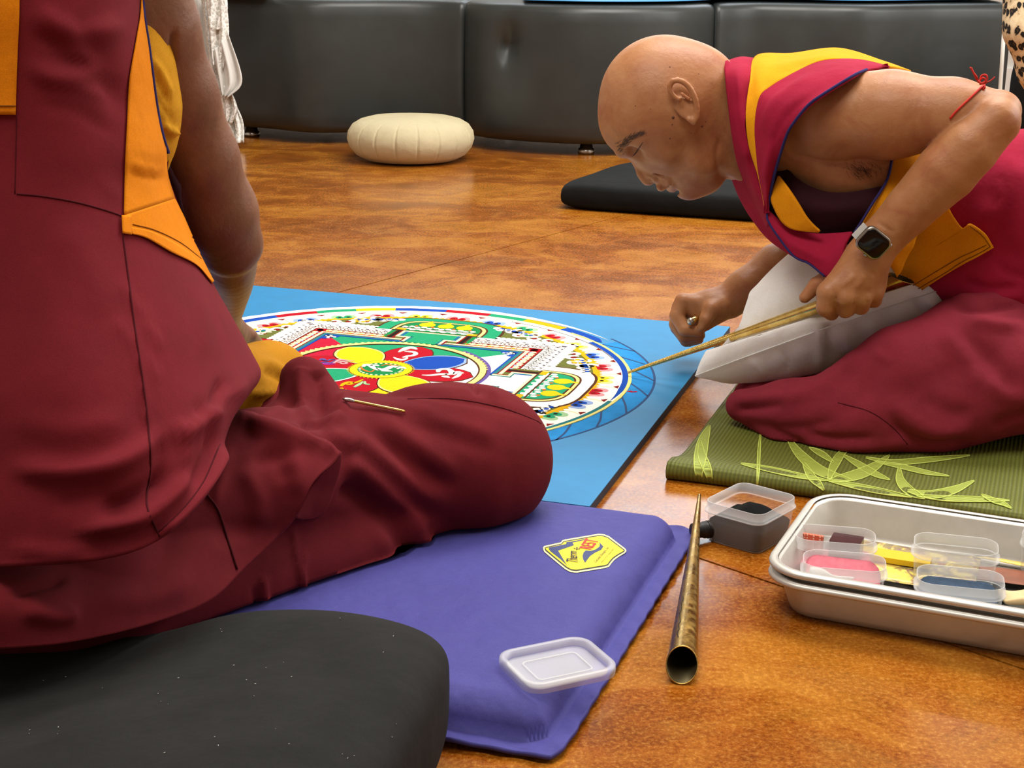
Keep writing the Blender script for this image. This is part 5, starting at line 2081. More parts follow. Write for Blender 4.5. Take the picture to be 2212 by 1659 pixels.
# skirt over the folded legs
S = Solid()
S.chain([(2330, 720, 2.12, 190), (2225, 745, 2.05, 128), (2100, 768, 2.0, 124), (1950, 806, 1.98, 98), (1830, 862, 1.985, 78)], 0.03)
S.chain([(1603, 876, 2.03, 36), (1700, 893, 2.0, 74), (1850, 897, 1.97, 97), (2010, 882, 1.96, 102), (2200, 812, 1.97, 122), (2330, 780, 2.02, 160)], 0.012)
S.chain([(1640, 868, 2.12, 60), (1900, 860, 2.16, 100), (2250, 780, 2.2, 190)], 0.03)
S.chain([(2060, 690, 2.03, 40), (2160, 690, 2.0, 60)], 0.02)
V, Q = S.extract(0.0042)
V = relax(V, Q, 2, .5)
N_ = vnormals(V, Q)
V = folds(V, N_, [([(1572, 862), (1650, 862), (1740, 848), (1800, 812), (1870, 752)], .007, 16, .12), ([(1590, 905), (1660, 925), (1740, 925), (1820, 900)], -.005, 14), ([(1580, 885), (1640, 880), (1700, 872)], -.006, 9),
                  ([(1700, 955), (1790, 965), (1880, 965), (1990, 950)], .005, 13), ([(1725, 935), (1800, 948), (1900, 945)], -.005, 9), ([(1790, 905), (1840, 880), (1900, 800), (1925, 742)], -.004, 20),
                  ([(1925, 880), (1945, 930), (2010, 960), (2110, 945)], -.008, 13), ([(1915, 850), (1960, 900), (2030, 935), (2120, 915)], .007, 20), ([(1990, 850), (2050, 890), (2110, 895)], -.005, 20),
                  ([(2050, 690), (2100, 740), (2160, 800), (2200, 870)], -.005, 18), ([(2030, 700), (2080, 770), (2130, 850)], .005, 24), ([(2040, 655), (2100, 668), (2180, 660), (2230, 650)], -.008, 9),
                  ([(2052, 640), (2100, 645), (2170, 640)], .006, 9), ([(2085, 690), (2150, 700), (2230, 710)], .007, 14), ([(2120, 820), (2170, 850), (2230, 860)], .006, 20), ([(2140, 925), (2190, 900), (2230, 890)], -.007, 12),
                  ([(1880, 760), (1905, 770), (1930, 790)], .003, 12), ([(1640, 945), (1700, 965), (1760, 985)], .004, 9), ([(1660, 930), (1700, 945), (1750, 960)], -.004, 7)])
V[:, 2] = np.maximum(V[:, 2], 0.0068)
SKB = mesh('robe_skirt', V, Q, CRIMSON_SKIRT, MB, label='wine red robe over the folded legs')
SKBB = bvh_of(V, Q)
seam('seam', [(1810, 870), (1880, 890), (1930, 925), (1960, 960)], SKBB, .0007, THREAD, SKB, 0.0)

# robe round the hips
S = Solid()
for y_ in (2.125, 2.22):
    S.chain([(2035, 440, y_, 152), (2140, 480, y_, 185), (2235, 500, y_, 212), (2330, 650, y_ + .01, 220)], 0.04)
S.chain([(1752, 264, 2.275, 126), (1900, 350, 2.265, 150), (2040, 430, 2.24, 165)], 0.04)
S.chain([(2000, 560, 2.07, 60), (2150, 610, 2.05, 90), (2260, 650, 2.06, 110)], 0.04)
V, Q = S.extract(0.0045)
N_ = vnormals(V, Q)
V = folds(V, N_, [([(2150, 420), (2110, 520), (2060, 600)], .005, 26), ([(2215, 330), (2190, 450), (2190, 560)], .006, 30), ([(2070, 600), (2130, 625), (2210, 620)], -.006, 12), ([(2160, 380), (2172, 410), (2140, 450)], -.0012, 3, .05),
                  ([(2150, 560), (2180, 590), (2230, 600)], -.004, 10), ([(2090, 640), (2150, 640), (2220, 635)], .005, 12)])
HIP = mesh('robe_hips', V, Q, CRIMSON, MB, label='crimson robe over the hips')
HIPB = bvh_of(V, Q)
# undershirt and vest
sheet('undershirt', [[(1640, 300, 2.17), (1668, 330, 2.12), (1700, 366, 2.065), (1740, 397, 2.04), (1785, 414, 2.028), (1830, 415, 2.022), (1880, 407, 2.022), (1930, 396, 2.03), (1985, 378, 2.05)],
                     [(1645, 380, 2.12), (1680, 410, 2.06), (1720, 440, 2.03), (1780, 460, 2.012), (1830, 462, 2.008), (1880, 458, 2.012), (1930, 450, 2.02), (1985, 440, 2.04)],
                     [(1650, 470, 2.11), (1690, 495, 2.07), (1740, 515, 2.045), (1790, 525, 2.035), (1840, 528, 2.03), (1890, 525, 2.035), (1940, 520, 2.04), (1990, 510, 2.05)]], 40, 26, PLUM, MB, .004,
      [([(1760, 440), (1810, 450), (1870, 440)], .003, 12)], label='dark plum undershirt')
o, V, F_ = sheet('side_panel', [[(1932, 326, 2.04), (1921, 380, 2.022), (1905, 412, 2.012), (1886, 441, 2.005), (1866, 474, 2.003), (1847, 503, 2.0), (1862, 520, 2.0)],
                                [(1985, 318, 2.045), (1975, 380, 2.012), (1965, 430, 2.002), (1955, 470, 2.0), (1940, 520, 2.0), (1925, 555, 2.0), (1922, 575, 2.005)],
                                [(2045, 300, 2.05), (2040, 380, 2.02), (2012, 440, 2.01), (1990, 490, 2.006), (1968, 540, 2.005), (1948, 580, 2.006), (1938, 600, 2.008)]], 44, 26, ORANGE_D, MB, .003,
                 [([(1960, 560), (1990, 575), (2040, 560)], .004, 12), ([(1935, 545), (1965, 530), (2000, 540)], .003, 10), ([(1930, 590), (1960, 580), (1990, 585)], .003, 8)], label='burnt orange side panel of the vest')
drape('side_panel_hem', [(2030, 380), (2047, 440), (2062, 470), (2084, 494), (2098, 483), (2127, 503), (2147, 534)], [(1960, 470), (1935, 530), (1930, 560), (1942, 585), (1955, 606), (1970, 616), (1988, 624)], 50, 26, HIPB, .007, ORANGE_D, MB, 2.0, .002)
for ln in ([(2099, 489), (2120, 506), (2139, 532)], [(2139, 532), (2080, 566), (2040, 590), (1988, 616)], [(2130, 528), (2070, 560), (2010, 592), (1975, 610)]):
    seam('stitching', ln, HIPB, .0006, THREAD_O, MB, .0095, 2.0)
q = [P(*c) for c in catmull([(1930, 326, 2.037), (1919, 380, 2.018), (1903, 412, 2.008), (1884, 441, 2.001), (1864, 474, 1.999), (1845, 503, 1.996)], 30)]
V, F_ = tube(np.array(q), .0018, 8)
mesh('piping', V, F_, PIPING, MB)
NECK = [(1568, 131, 2.17), (1566, 160, 2.125), (1572, 225, 2.10), (1580, 289, 2.095), (1591, 349, 2.105), (1603, 381, 2.12), (1630, 440, 2.12), (1655, 492, 2.10)]
YL = [(1632, 125, 2.19), (1622, 165, 2.12), (1611, 244, 2.075), (1610, 282, 2.068), (1617, 316, 2.066), (1627, 345, 2.068), (1640, 400, 2.07), (1659, 478, 2.062)]
sheet('vest_collar', [NECK, [(1600, 122, 2.19), (1594, 160, 2.105), (1593, 235, 2.078), (1597, 289, 2.072), (1605, 335, 2.075), (1617, 365, 2.082), (1637, 424, 2.082), (1658, 488, 2.075)], YL], 60, 18, CRIMSON, MB, .004, on=BB, gap=.003, ridges=
      [([(1585, 150), (1592, 250), (1610, 340)], -.002, 6), ([(1608, 300), (1622, 370), (1645, 440)], .0025, 6)], label='crimson vest collar band')
YO = [(1652, 455, 2.066), (1638, 385, 2.066), (1617, 314, 2.064), (1611, 244, 2.072), (1620, 172, 2.11), (1634, 119, 2.19), (1711, 114, 2.215), (1812, 103, 2.225), (1909, 131, 2.215), (1968, 152, 2.19)]
YI = [(1654, 460, 2.061), (1640, 388, 2.055), (1634, 342, 2.050), (1630, 270, 2.055), (1640, 211, 2.066), (1664, 187, 2.075), (1720, 154, 2.09), (1776, 131, 2.11), (1850, 127, 2.12), (1922, 142, 2.11)]
sheet('vest_yoke', [YO, [((a[0] + b[0]) / 2, (a[1] + b[1]) / 2 - 1, (a[2] * .45 + b[2] * .55) - .012 * (i > 4)) for i, (a, b) in enumerate(zip(YO, YI))], YI], 90, 16, YELLOW, MB, .004, on=BB, gap=.009, ridges=
      [([(1660, 150), (1740, 130), (1830, 115)], .002, 9)], label='golden yellow yoke of the vest')
PO = [(1657, 462, 2.05), (1668, 400, 2.035), (1679, 356, 2.020), (1699, 293, 2.000), (1714, 266, 1.992), (1744, 229, 1.985), (1774, 206, 1.984), (1842, 164, 2.0), (1872, 150, 2.04), (1918, 144, 2.09)]
sheet('vest_drape', [YI, [((a[0] + b[0]) / 2, (a[1] + b[1]) / 2, (a[2] + b[2]) / 2 - .014) for a, b in zip(YI, PO)], PO], 90, 24, CRIMSON, MB, .004, on=BB, gap=.010, ridges=
      [([(1650, 300), (1665, 230), (1710, 190), (1780, 150)], .003, 9), ([(1660, 350), (1680, 280), (1720, 230), (1790, 180)], -.002, 8), ([(1652, 400), (1660, 340), (1672, 300)], .0025, 7)], label='crimson front of the vest over the shoulder')
o, V, F_ = sheet('vest_front_fall', [[(1656, 448, 2.052), (1672, 464, 2.046), (1690, 480, 2.040), (1725, 497, 2.030), (1765, 504, 2.02), (1805, 503, 2.005), (1840, 500, 1.99)],
                                     [(1655, 462, 2.046), (1672, 490, 2.036), (1702, 518, 2.022), (1742, 540, 2.008), (1780, 555, 1.996), (1806, 548, 1.985), (1826, 520, 1.98)],
                                     [(1656, 473, 2.044), (1674, 500, 2.032), (1714, 551, 2.015), (1748, 568, 2.003), (1780, 596, 1.990), (1800, 603, 1.982), (1812, 578, 1.976)]], 44, 22, CRIMSON, MB, .004,
                 [([(1700, 520), (1750, 545), (1790, 570)], .002, 9)], label='hanging crimson fall of the vest')
sheet('vest_lining', [[(1680, 380, 2.038), (1665, 424, 2.038), (1672, 452, 2.034), (1690, 482, 2.028), (1716, 497, 2.018), (1768, 503, 2.004)],
                      [(1682, 380, 2.037), (1696, 398, 2.026), (1710, 418, 2.018), (1724, 440, 2.012), (1744, 472, 2.006), (1770, 501, 2.000)]], 30, 12, ORANGE_D, MB, .003, label='orange lining of the vest opening')
o, V, F_ = sheet('vest_far_front', [[(1574, 372, 2.17), (1598, 431, 2.20), (1625, 476, 2.20), (1662, 520, 2.18), (1720, 560, 2.14)], [(1606, 378, 2.13), (1635, 430, 2.14), (1665, 470, 2.14), (1700, 500, 2.12), (1750, 530, 2.09)]], 30, 12, CRIMSON, MB, .004, label='far front of the vest hanging below the neck')
q = [P(c[0], c[1], c[2] - .002) for c in catmull(PO[:9], 60)]
V, F_ = tube(np.array(q), .0019, 8)
mesh('piping', V, F_, PIPING, MB)
q = [P(c[0], c[1], c[2] - .002) for c in catmull([(1657, 462, 2.046), (1658, 474, 2.043), (1674, 502, 2.032), (1714, 553, 2.015), (1748, 570, 2.003), (1781, 597, 1.990)], 40)]
V, F_ = tube(np.array(q), .0014, 8)
mesh('piping', V, F_, PIPING, MB)

# red cord round the elbow
CORD = plain('red_cord', '#c8281c', 0.7, bump=.3, bscale=900)
CB = thing('cord_bracelet', 'thin red knotted cord tied round the bent left elbow of the leaning man', 'bracelet', tuple(P(2118, 180, 1.95)))
ln = [cast(BB, a, b, .0010, 1.95) for a, b in catmull([(2127, 182), (2106, 202), (2085, 222), (2066, 240), (2052, 256)], 22)]
V, F_ = tube(np.array(ln), .0013, 8)
mesh('cord', V, F_, CORD, CB)
ln2 = [l + np.array([.0016, 0, .0016]) for l in ln]
V, F_ = tube(np.array(ln2), .0012, 8)
mesh('cord', V, F_, CORD, CB)
kc = 1.945
tb = [tube(np.array([P(*c) for c in catmull(c_, 20)]), w, 6) for c_, w in (
    ([(2118, 180, kc), (2110, 172, kc), (2103, 158, kc), (2097, 147, kc), (2095, 146, kc)], .0011), ([(2113, 176, kc), (2110, 166, kc - .003), (2104, 158, kc - .002), (2098, 146, kc)], .0010),
    ([(2116, 178, kc), (2120, 164, kc), (2130, 162, kc - .003), (2132, 172, kc - .003), (2122, 180, kc)], .0012), ([(2112, 178, kc), (2124, 168, kc - .004), (2130, 178, kc - .004), (2116, 182, kc)], .0012),
    ([(2128, 179, kc), (2138, 175, kc), (2145, 170, kc), (2149, 166, kc)], .0007), ([(2112, 174, kc - .004), (2120, 180, kc - .006), (2128, 176, kc - .004)], .0014))]
V, F_ = join(tb)
mesh('knot', V, F_, CORD, CB)

# wristwatch
wc = P(1886, 524, 1.928)
e1 = RGT * 50 - UPV * 36
e1 = e1 / np.linalg.norm(e1) * .93 + FWD * .22
e1 /= np.linalg.norm(e1)
e2 = -RGT * 19 - UPV * 42
e2 = e2 / np.linalg.norm(e2) * .86 + FWD * .38
e2 -= e1 * (e1 @ e2)
e2 /= np.linalg.norm(e2)
e3 = np.cross(e1, e2)
if e3 @ FWD > 0:
    e3 = -e3
TITAN = plain('grey_titanium', '#9c9890', 0.3, 0.5, 1.0)
WGLASS = plain('black_glass', '#050406', 0.12, 0.25)
BAND = plain('light_grey_woven_band', '#b3b2ac', 0.8, bump=.5, bscale=1500)
WT = thing('wristwatch', 'square black-faced wristwatch with a grey band on the left wrist of the leaning man', 'watch', tuple(wc))


def wf(p):
    p = np.atleast_2d(p)
    return wc + p[:, :1] * e1 + p[:, 1:2] * e2 + p[:, 2:3] * e3


def wring(specs):
    return [wf(np.column_stack([rounded_rect(w, d, r, 7), np.full(32, z)])) for w, d, r, z in specs]


V, F_ = loft(wring([(.034, .030, .008, -.005), (.0385, .0335, .0095, -.003), (.0395, .0345, .010, .001), (.0385, .0335, .0098, .0035), (.0365, .0315, .0092, .0042)]))
mesh('case', V, F_, TITAN, WT)
V, F_ = loft(wring([(.0350, .0300, .0085, .0041), (.0345, .0295, .0083, .0050), (.0325, .0275, .0075, .0054)]))
mesh('screen', V, F_, WGLASS, WT)
V, F_ = tube([wf([(.004, .0168, .0005)])[0], wf([(.004, .0195, .0005)])[0]], .0032, 14)
mesh('crown', V, F_, TITAN, WT)
for sg in (-1, 1):
    rows = []
    for k in range(9):
        t = k / 8 * (.55 if sg < 0 else 1)
        x = sg * (.0175 + .0095 * math.sin(t * 1.5))
        z = -.0005 - .020 * t ** 1.4
        rows.append(wf([(x, -.0105, z), (x, .0105, z), (x - sg * .0018, .0105, z - .001), (x - sg * .0018, -.0105, z - .001)]))
    V, F_ = loft(rows)
    mesh('band', V, F_, BAND, WT, False)

# brass funnel in the hand and short rod in the far fist
tip2 = PF(1357, 805, BZ + .006)
butt2 = P(1948, 601, 2.025)
FUN2 = thing('brass_funnel', 'polished brass sand funnel held in the left hand, its tip on the mandala', 'funnel', tuple(tip2))
fb = funnel(FUN2, tip2, butt2, 0.0017, 0.0125, BRASS, 0.014, 'all', rib_part=(0.02, 0.42), rib_n=74, rib_h=.00045)
ROD = thing('brass_rod', 'short brass rod held in the right fist of the leaning man', 'rod', tuple(P(1500, 690, 2.27)))
ra, rb = P(1492, 694, 2.262), P(1545, 668, 2.33)
V, F_ = tube(poly_line([ra, rb], 5), [.0042, .0046, .0046, .0046, .0046], 14)
mesh('shaft', V, F_, BRASS, ROD)
V, F_ = tube(poly_line([ra - (rb - ra) * .06, ra + (rb - ra) * .02], 4), [.0030, .0056, .0060, .0046], 14)
mesh('cap', V, F_, CHROME, ROD)

# white pillow in the lap
A_, B_, D_, C_ = P(1501, 813, 2.085), P(2060, 618, 2.035), P(1722, 560, 2.27), P(2190, 470, 2.26)
nu, nv = 90, 60
uu, vv = np.meshgrid(np.sin(np.linspace(-1, 1, nu) * np.pi / 2) * .5 + .5, np.sin(np.linspace(-1, 1, nv) * np.pi / 2) * .5 + .5, indexing='ij')
u3, v3 = uu[..., None], vv[..., None]
Pm = A_ * (1 - u3) * (1 - v3) + B_ * u3 * (1 - v3) + D_ * (1 - u3) * v3 + C_ * u3 * v3
ctr = (A_ + B_ + C_ + D_) / 4
inw = ctr - Pm
edge = np.abs(2 * uu - 1) ** 3 * (1 - np.abs(2 * vv - 1) ** 2) + np.abs(2 * vv - 1) ** 3 * (1 - np.abs(2 * uu - 1) ** 2)
edge = np.where(uu < .5, edge * 1.0 - 1.55 * np.exp(-((uu) / .22) ** 2) * (1 - np.abs(2 * vv - 1) ** 2), edge)
Pm = Pm + inw * (0.06 * edge)[..., None]
nrm = np.cross(B_ - A_, D_ - A_)
nrm /= np.linalg.norm(nrm)
if nrm[2] < 0:
    nrm = -nrm
pu, pv = np.abs(2 * uu - 1), np.abs(2 * vv - 1)
th = (1 - pu ** 2.6) ** .5 * (1 - pv ** 4.0) ** .42
pin = np.exp(-((uu - .53) / .055) ** 2) * np.exp(-(vv / .5) ** 2)
dent = np.exp(-(((uu - .58) / .16) ** 2 + ((vv - .42) / .3) ** 2))
fx = (butt2 - tip2) / np.linalg.norm(butt2 - tip2)
rel = Pm - tip2
lat = rel - (rel @ fx)[..., None] * fx
hgt = lat @ nrm
latp = np.linalg.norm(lat - hgt[..., None] * nrm, axis=-1)
top = .066 * th * (1 - .35 * pin) - .034 * dent
fr_r = .004 + .0125 * np.clip((rel @ fx) / np.linalg.norm(butt2 - tip2), 0, 1)
want = -hgt - fr_r * 1.05
top = top - np.clip(top - want, 0, None) * np.exp(-(latp / .030) ** 2)
bot = -.092 * th * (1 - .18 * pin)
wr = .0012 * np.sin(uu * 60 + 8 * vv) * np.exp(-pv ** 2 * 0 - ((1 - pv) / .5) ** 2) * (1 - np.exp(-((1 - pv) / .03)))
# the near lobe stays below the brass funnel
Vt = Pm + nrm * (top + wr)[..., None]
fl_ = np.array([PX(tip2 + (butt2 - tip2) * t)[()] if False else PX((tip2 + (butt2 - tip2) * t)[None])[0] for t in np.linspace(0, 1, 20)])
pxs = PX(Vt.reshape(-1, 3)).reshape(nu, nv, 2)
lim = np.interp(pxs[..., 0], fl_[:, 0], fl_[:, 1]) + np.interp(pxs[..., 0], fl_[:, 0], np.linspace(4, 21, 20)) * 1.1
near = ((Vt - tip2) @ np.cross(fx, nrm)) * np.sign(np.cross(fx, nrm) @ -FWD) > 0
drop = np.where(near, np.clip(lim - pxs[..., 1], 0, None), 0) * (2.1 / FPX) / max(.3, nrm @ UPV)
drop = np.minimum(drop, np.maximum(top, 0) + .004)
drop = drop * np.clip((pxs[..., 0] - 1500) / 25, 0, 1) * np.clip((1930 - pxs[..., 0]) / 60, 0, 1)
top = top - drop
Vt = (Pm + nrm * (top + wr)[..., None]).reshape(-1, 3)
Vb = (Pm + nrm * (bot + wr)[..., None]).reshape(-1, 3)
F1 = grid_faces(nu, nv)
n_ = nu * nv
rim = [i * nv + j for i in range(nu) for j in range(nv) if i in (0, nu - 1) or j in (0, nv - 1)]
mp_ = {i + n_: i for i in rim}
fn = np.cross(Vt[F1[500][1]] - Vt[F1[500][0]], Vt[F1[500][2]] - Vt[F1[500][0]]) @ nrm
F1 = F1 if fn > 0 else [f[::-1] for f in F1]
F2 = [tuple(mp_.get(i + n_, i + n_) for i in f)[::-1] for f in F1]
V = np.vstack([Vt, Vb])
Fq = np.array(F1 + F2)
N_ = vnormals(V, Fq)
V = folds(V, N_, [(r_0[0], r_0[1] * 1.7, r_0[2]) for r_0 in [([(1790, 690), (1786, 740), (1800, 790)], -.008, 9), ([(1770, 700), (1775, 760), (1765, 800)], .004, 9), ([(1815, 705), (1830, 740), (1840, 770)], .004, 8), ([(1845, 695), (1860, 725), (1866, 750)], -.003, 6),
                  ([(1880, 690), (1890, 715), (1900, 735)], .003, 7), ([(1560, 690), (1610, 640), (1690, 600)], .002, 8), ([(1580, 720), (1640, 670), (1720, 620)], .002, 8), ([(1620, 730), (1690, 690), (1740, 660)], -.002, 7),
                  ([(1990, 640), (2020, 660), (2030, 690)], .004, 9), ([(1960, 640), (1985, 670), (1990, 690)], -.003, 7), ([(1690, 745), (1700, 780), (1690, 812)], -.0025, 6), ([(1620, 770), (1640, 800), (1650, 820)], .002, 8),
                  ([(1545, 745), (1600, 690), (1660, 640)], -.0015, 5), ([(1910, 672), (1920, 700), (1925, 715)], -.002, 5), ([(1945, 660), (1950, 690), (1955, 702)], .002, 5)]])
PILL = thing('white_pillow', 'white cotton pillow in the lap under the funnel hand', 'pillow', tuple(ctr))
pm = mesh('pillow_cover', V, Fq, WHITE_COTTON, PILL)
ed = Pm[1:-1, 0] + nrm * .0006 - FWD * .0012
V, F_ = tube(ed, .0009, 5)
mesh('seam_welt', V, F_, WHITE_COTTON, pm)
bq = P(2056, 622, 2.03)
V, F_ = join([tube(np.array([P(*c) for c in catmull(c_, 10)]), .0010, 5) for c_ in ([(2050, 628, 2.028), (2058, 620, 2.026), (2064, 608, 2.026)], [(2050, 624, 2.026), (2060, 626, 2.024), (2066, 616, 2.024)])])
mesh('tie_string', V, F_, WHITE_COTTON, pm)
# ------------------------------------------------------------------ black cushion in the foreground
cang = -0.26
cfr = Frame(np.array([-0.026, 1.172]) + np.array([-math.cos(cang), -math.sin(cang)]) * .41 + np.array([math.sin(cang), -math.cos(cang)]) * .25, cang)


def cush_sag(X, Y, top):
    # weighed down where the man sits, plump at the free right end
    side_ = 1 / (1 + np.exp((X - .17) / .035))
    return top - .058 * side_ * np.clip((Y + .22) / .30, 0, 1) ** 1.2 - .010 * np.exp(-(((X - .24) / .05) ** 2 + (Y / .2) ** 2)) + .004 * np.sin(X * 11 + Y * 7) * np.sin(Y * 13 + 1)


V, F_ = soft_slab(cfr, 0.82, 0.50, 0.122, 0.24, 80, 56, 0.002, 9, cush_sag)
loc = V - PADF.o
lx, ly = loc @ PADF.x - PADL / 2, loc @ PADF.y
onpad = (np.abs(lx) < PADL / 2) & (np.abs(ly) < PADW / 2)
V[onpad, 2] = np.maximum(V[onpad, 2], .0405)
CUSH = mesh('floor_cushion', V, F_, BLACK_CLOTH, None, True, 'large black cushion in the foreground under the man on the left', 'cushion')
CUSHB = bvh_of(V, [f for f in F_])
lint = []
r_ = np.random.default_rng(21)
LINT = plain('white_lint', '#cfccc4', .9)
for i in range(40):
    h = CUSHB.ray_cast(Vector((r_.uniform(-.5, -.08), r_.uniform(.95, 1.17), .4)), Vector((0, 0, -1)))[0]
    if h is None:
        continue
    a = r_.uniform(0, 6.28)
    L_ = r_.uniform(.0004, .0016)
    p = np.array(h) + [0, 0, .0004]
    lint.append(tube(np.array([p, p + [L_ * math.cos(a), L_ * math.sin(a), .0002]]), .00022, 4))
V, F_ = join(lint)
mesh('lint', V, F_, LINT, CUSH, kind='stuff')

# ------------------------------------------------------------------ the man seen from behind on the left
MA = thing('person', 'man seen from behind in maroon and orange robes seated on the black cushion', 'person', tuple(PF(300, 1430, 0.1)))
S = Solid()
# right arm
S.chain([(292, -70, 1.445, 92), (341, 60, 1.46, 85), (384, 200, 1.485, 81), (432, 340, 1.515, 79), (472, 460, 1.545, 77)], 0.02)
S.chain([(472, 460, 1.545, 77), (495, 535, 1.565, 64)], 0.03)
S.ball(527, 527, 1.562, 35, 0.025)
S.chain([(492, 530, 1.57, 64), (499, 575, 1.605, 54), (501, 610, 1.65, 45), (496, 648, 1.71, 37), (490, 690, 1.775, 31), (503, 714, 1.82, 31), (528, 730, 1.865, 25)], 0.004, smooth=22)
for dx, dz in ((-14, 0), (-4, -5), (7, -6), (16, -2)):
    S.chain([(530 + dx * .7, 728 + dz, 1.85, 15), (540 + dx, 742 + dz, 1.895, 12), (548 + dx, 766 + dz, 1.91, 10)], 0.005)
S.chain([(512, 722, 1.81, 17), (520, 744, 1.85, 13), (532, 758, 1.88, 11)], 0.006)
# trunk, shoulders, neck, head (above the picture), left arm
for px_, y_ in ((140, 1.445), (-60, 1.42), (-225, 1.465)):
    S.chain([(px_, 10, y_, 200), (px_ * .8 - 10, 420, y_ - .02, 170), (px_ * .8 - 10, 800, 1.38, 170)], 0.05)
S.chain([(170, -70, 1.44, 110), (292, -70, 1.445, 92)], 0.04)
S.chain([(-60, -120, 1.42, 150), (-330, -70, 1.44, 110)], 0.05)
S.chain([(-60, -180, 1.43, 110), (-50, -330, 1.46, 100)], 0.04)
S.ball(-45, -470, 1.50, 190, 0.02, sq=(.82, 1.05, 1.0))
S.ball(-45, -400, 1.56, 130, 0.03, sq=(.85, 1.0, 1.0))
for sg in (-1, 1):
    S.ball(-45 + sg * 158, -430, 1.51, 46, 0.006, sq=(.25, 1, .6))
S.ball(-45, -420, 1.615, 22, 0.012, sq=(.9, 1.6, 1))
S.chain([(-350, -60, 1.45, 95), (-400, 250, 1.50, 80), (-400, 520, 1.56, 66), (-250, 640, 1.75, 52), (-120, 700, 1.85, 38), (-70, 715, 1.90, 34)], 0.02)
V, Q = S.extract(0.0034)
V = relax(V, Q, 2, .5)
N_ = vnormals(V, Q)
V = folds(V, N_, [([(376, 60), (373, 110), (376, 150)], -.005, 7)])
mesh('body', V, Q, SKIN_A, MA, label='bare right shoulder and arm, dark skin')

# amber shirt edge under the vest
S = Solid()
S.chain([(262, 20, 1.43, 80), (286, 140, 1.432, 80), (298, 230, 1.436, 82), (300, 300, 1.44, 70), (310, 350, 1.45, 50)], 0.03)
V, Q = S.extract(0.0035)
N_ = vnormals(V, Q)
V = folds(V, N_, [([(322, 120), (350, 160), (374, 215)], .0028, 7), ([(328, 150), (350, 195), (372, 240)], -.0022, 5), ([(335, 200), (355, 235), (376, 262)], -.002, 5), ([(350, 270), (368, 282), (384, 288)], .005, 7, .1), ([(345, 300), (360, 306), (372, 300)], -.002, 5)])
mesh('shirt', V, Q, AMBER, MA, label='amber shirt showing at the armhole')
S = Solid()
S.chain([(350, 345, 1.455, 12), (376, 405, 1.462, 12), (396, 468, 1.475, 5)], .01)
V, Q = S.extract(.003)
mesh('undershirt', V, Q, PLUM, MA, label='dark plum undershirt edge')

# mustard under-robe on the far thigh
S = Solid()
S.chain([(250, 900, 1.55, 120), (480, 850, 1.64, 102), (580, 836, 1.72, 92), (640, 852, 1.76, 66)], 0.03)
V, Q = S.extract(.0045)
N_ = vnormals(V, Q)
V = folds(V, N_, [([(560, 775), (595, 790), (625, 815)], .004, 9), ([(565, 800), (600, 815), (630, 835)], -.004, 8), ([(530, 850), (580, 850), (620, 845)], .004, 10), ([(560, 870), (590, 862), (615, 850)], -.003, 7)])
mesh('under_robe', V, Q, MUSTARD, MA, label='mustard under-robe on the far thigh')

# skirt over the folded legs
S = Solid()
S.chain([(330, 1130, 1.40, 190), (560, 1040, 1.47, 150), (760, 1010, 1.555, 138), (930, 990, 1.605, 152), (1010, 998, 1.625, 164), (1042, 992, 1.632, 150)], 0.03)
S.chain([(930, 1080, 1.60, 100), (760, 1180, 1.52, 130), (520, 1240, 1.42, 130), (250, 1290, 1.32, 150)], 0.012)
S.chain([(150, 1250, 1.27, 190), (-250, 1270, 1.27, 200)], 0.04)
S.chain([(-300, 1200, 1.40, 190), (-420, 1000, 1.65, 150), (-200, 960, 1.80, 120)], 0.03)
S.chain([(330, 1120, 1.5, 140), (330, 950, 1.6, 120), (640, 930, 1.66, 100), (820, 950, 1.66, 100)], 0.03)
S.chain([(657, 822, 1.60, 54), (672, 870, 1.585, 64), (692, 940, 1.555, 78)], 0.016)
S.chain([(600, 920, 1.56, 52), (690, 900, 1.57, 50), (760, 920, 1.57, 45)], 0.02)
V, Q = S.extract(.0048)
V = relax(V, Q, 2, .5)
N_ = vnormals(V, Q)
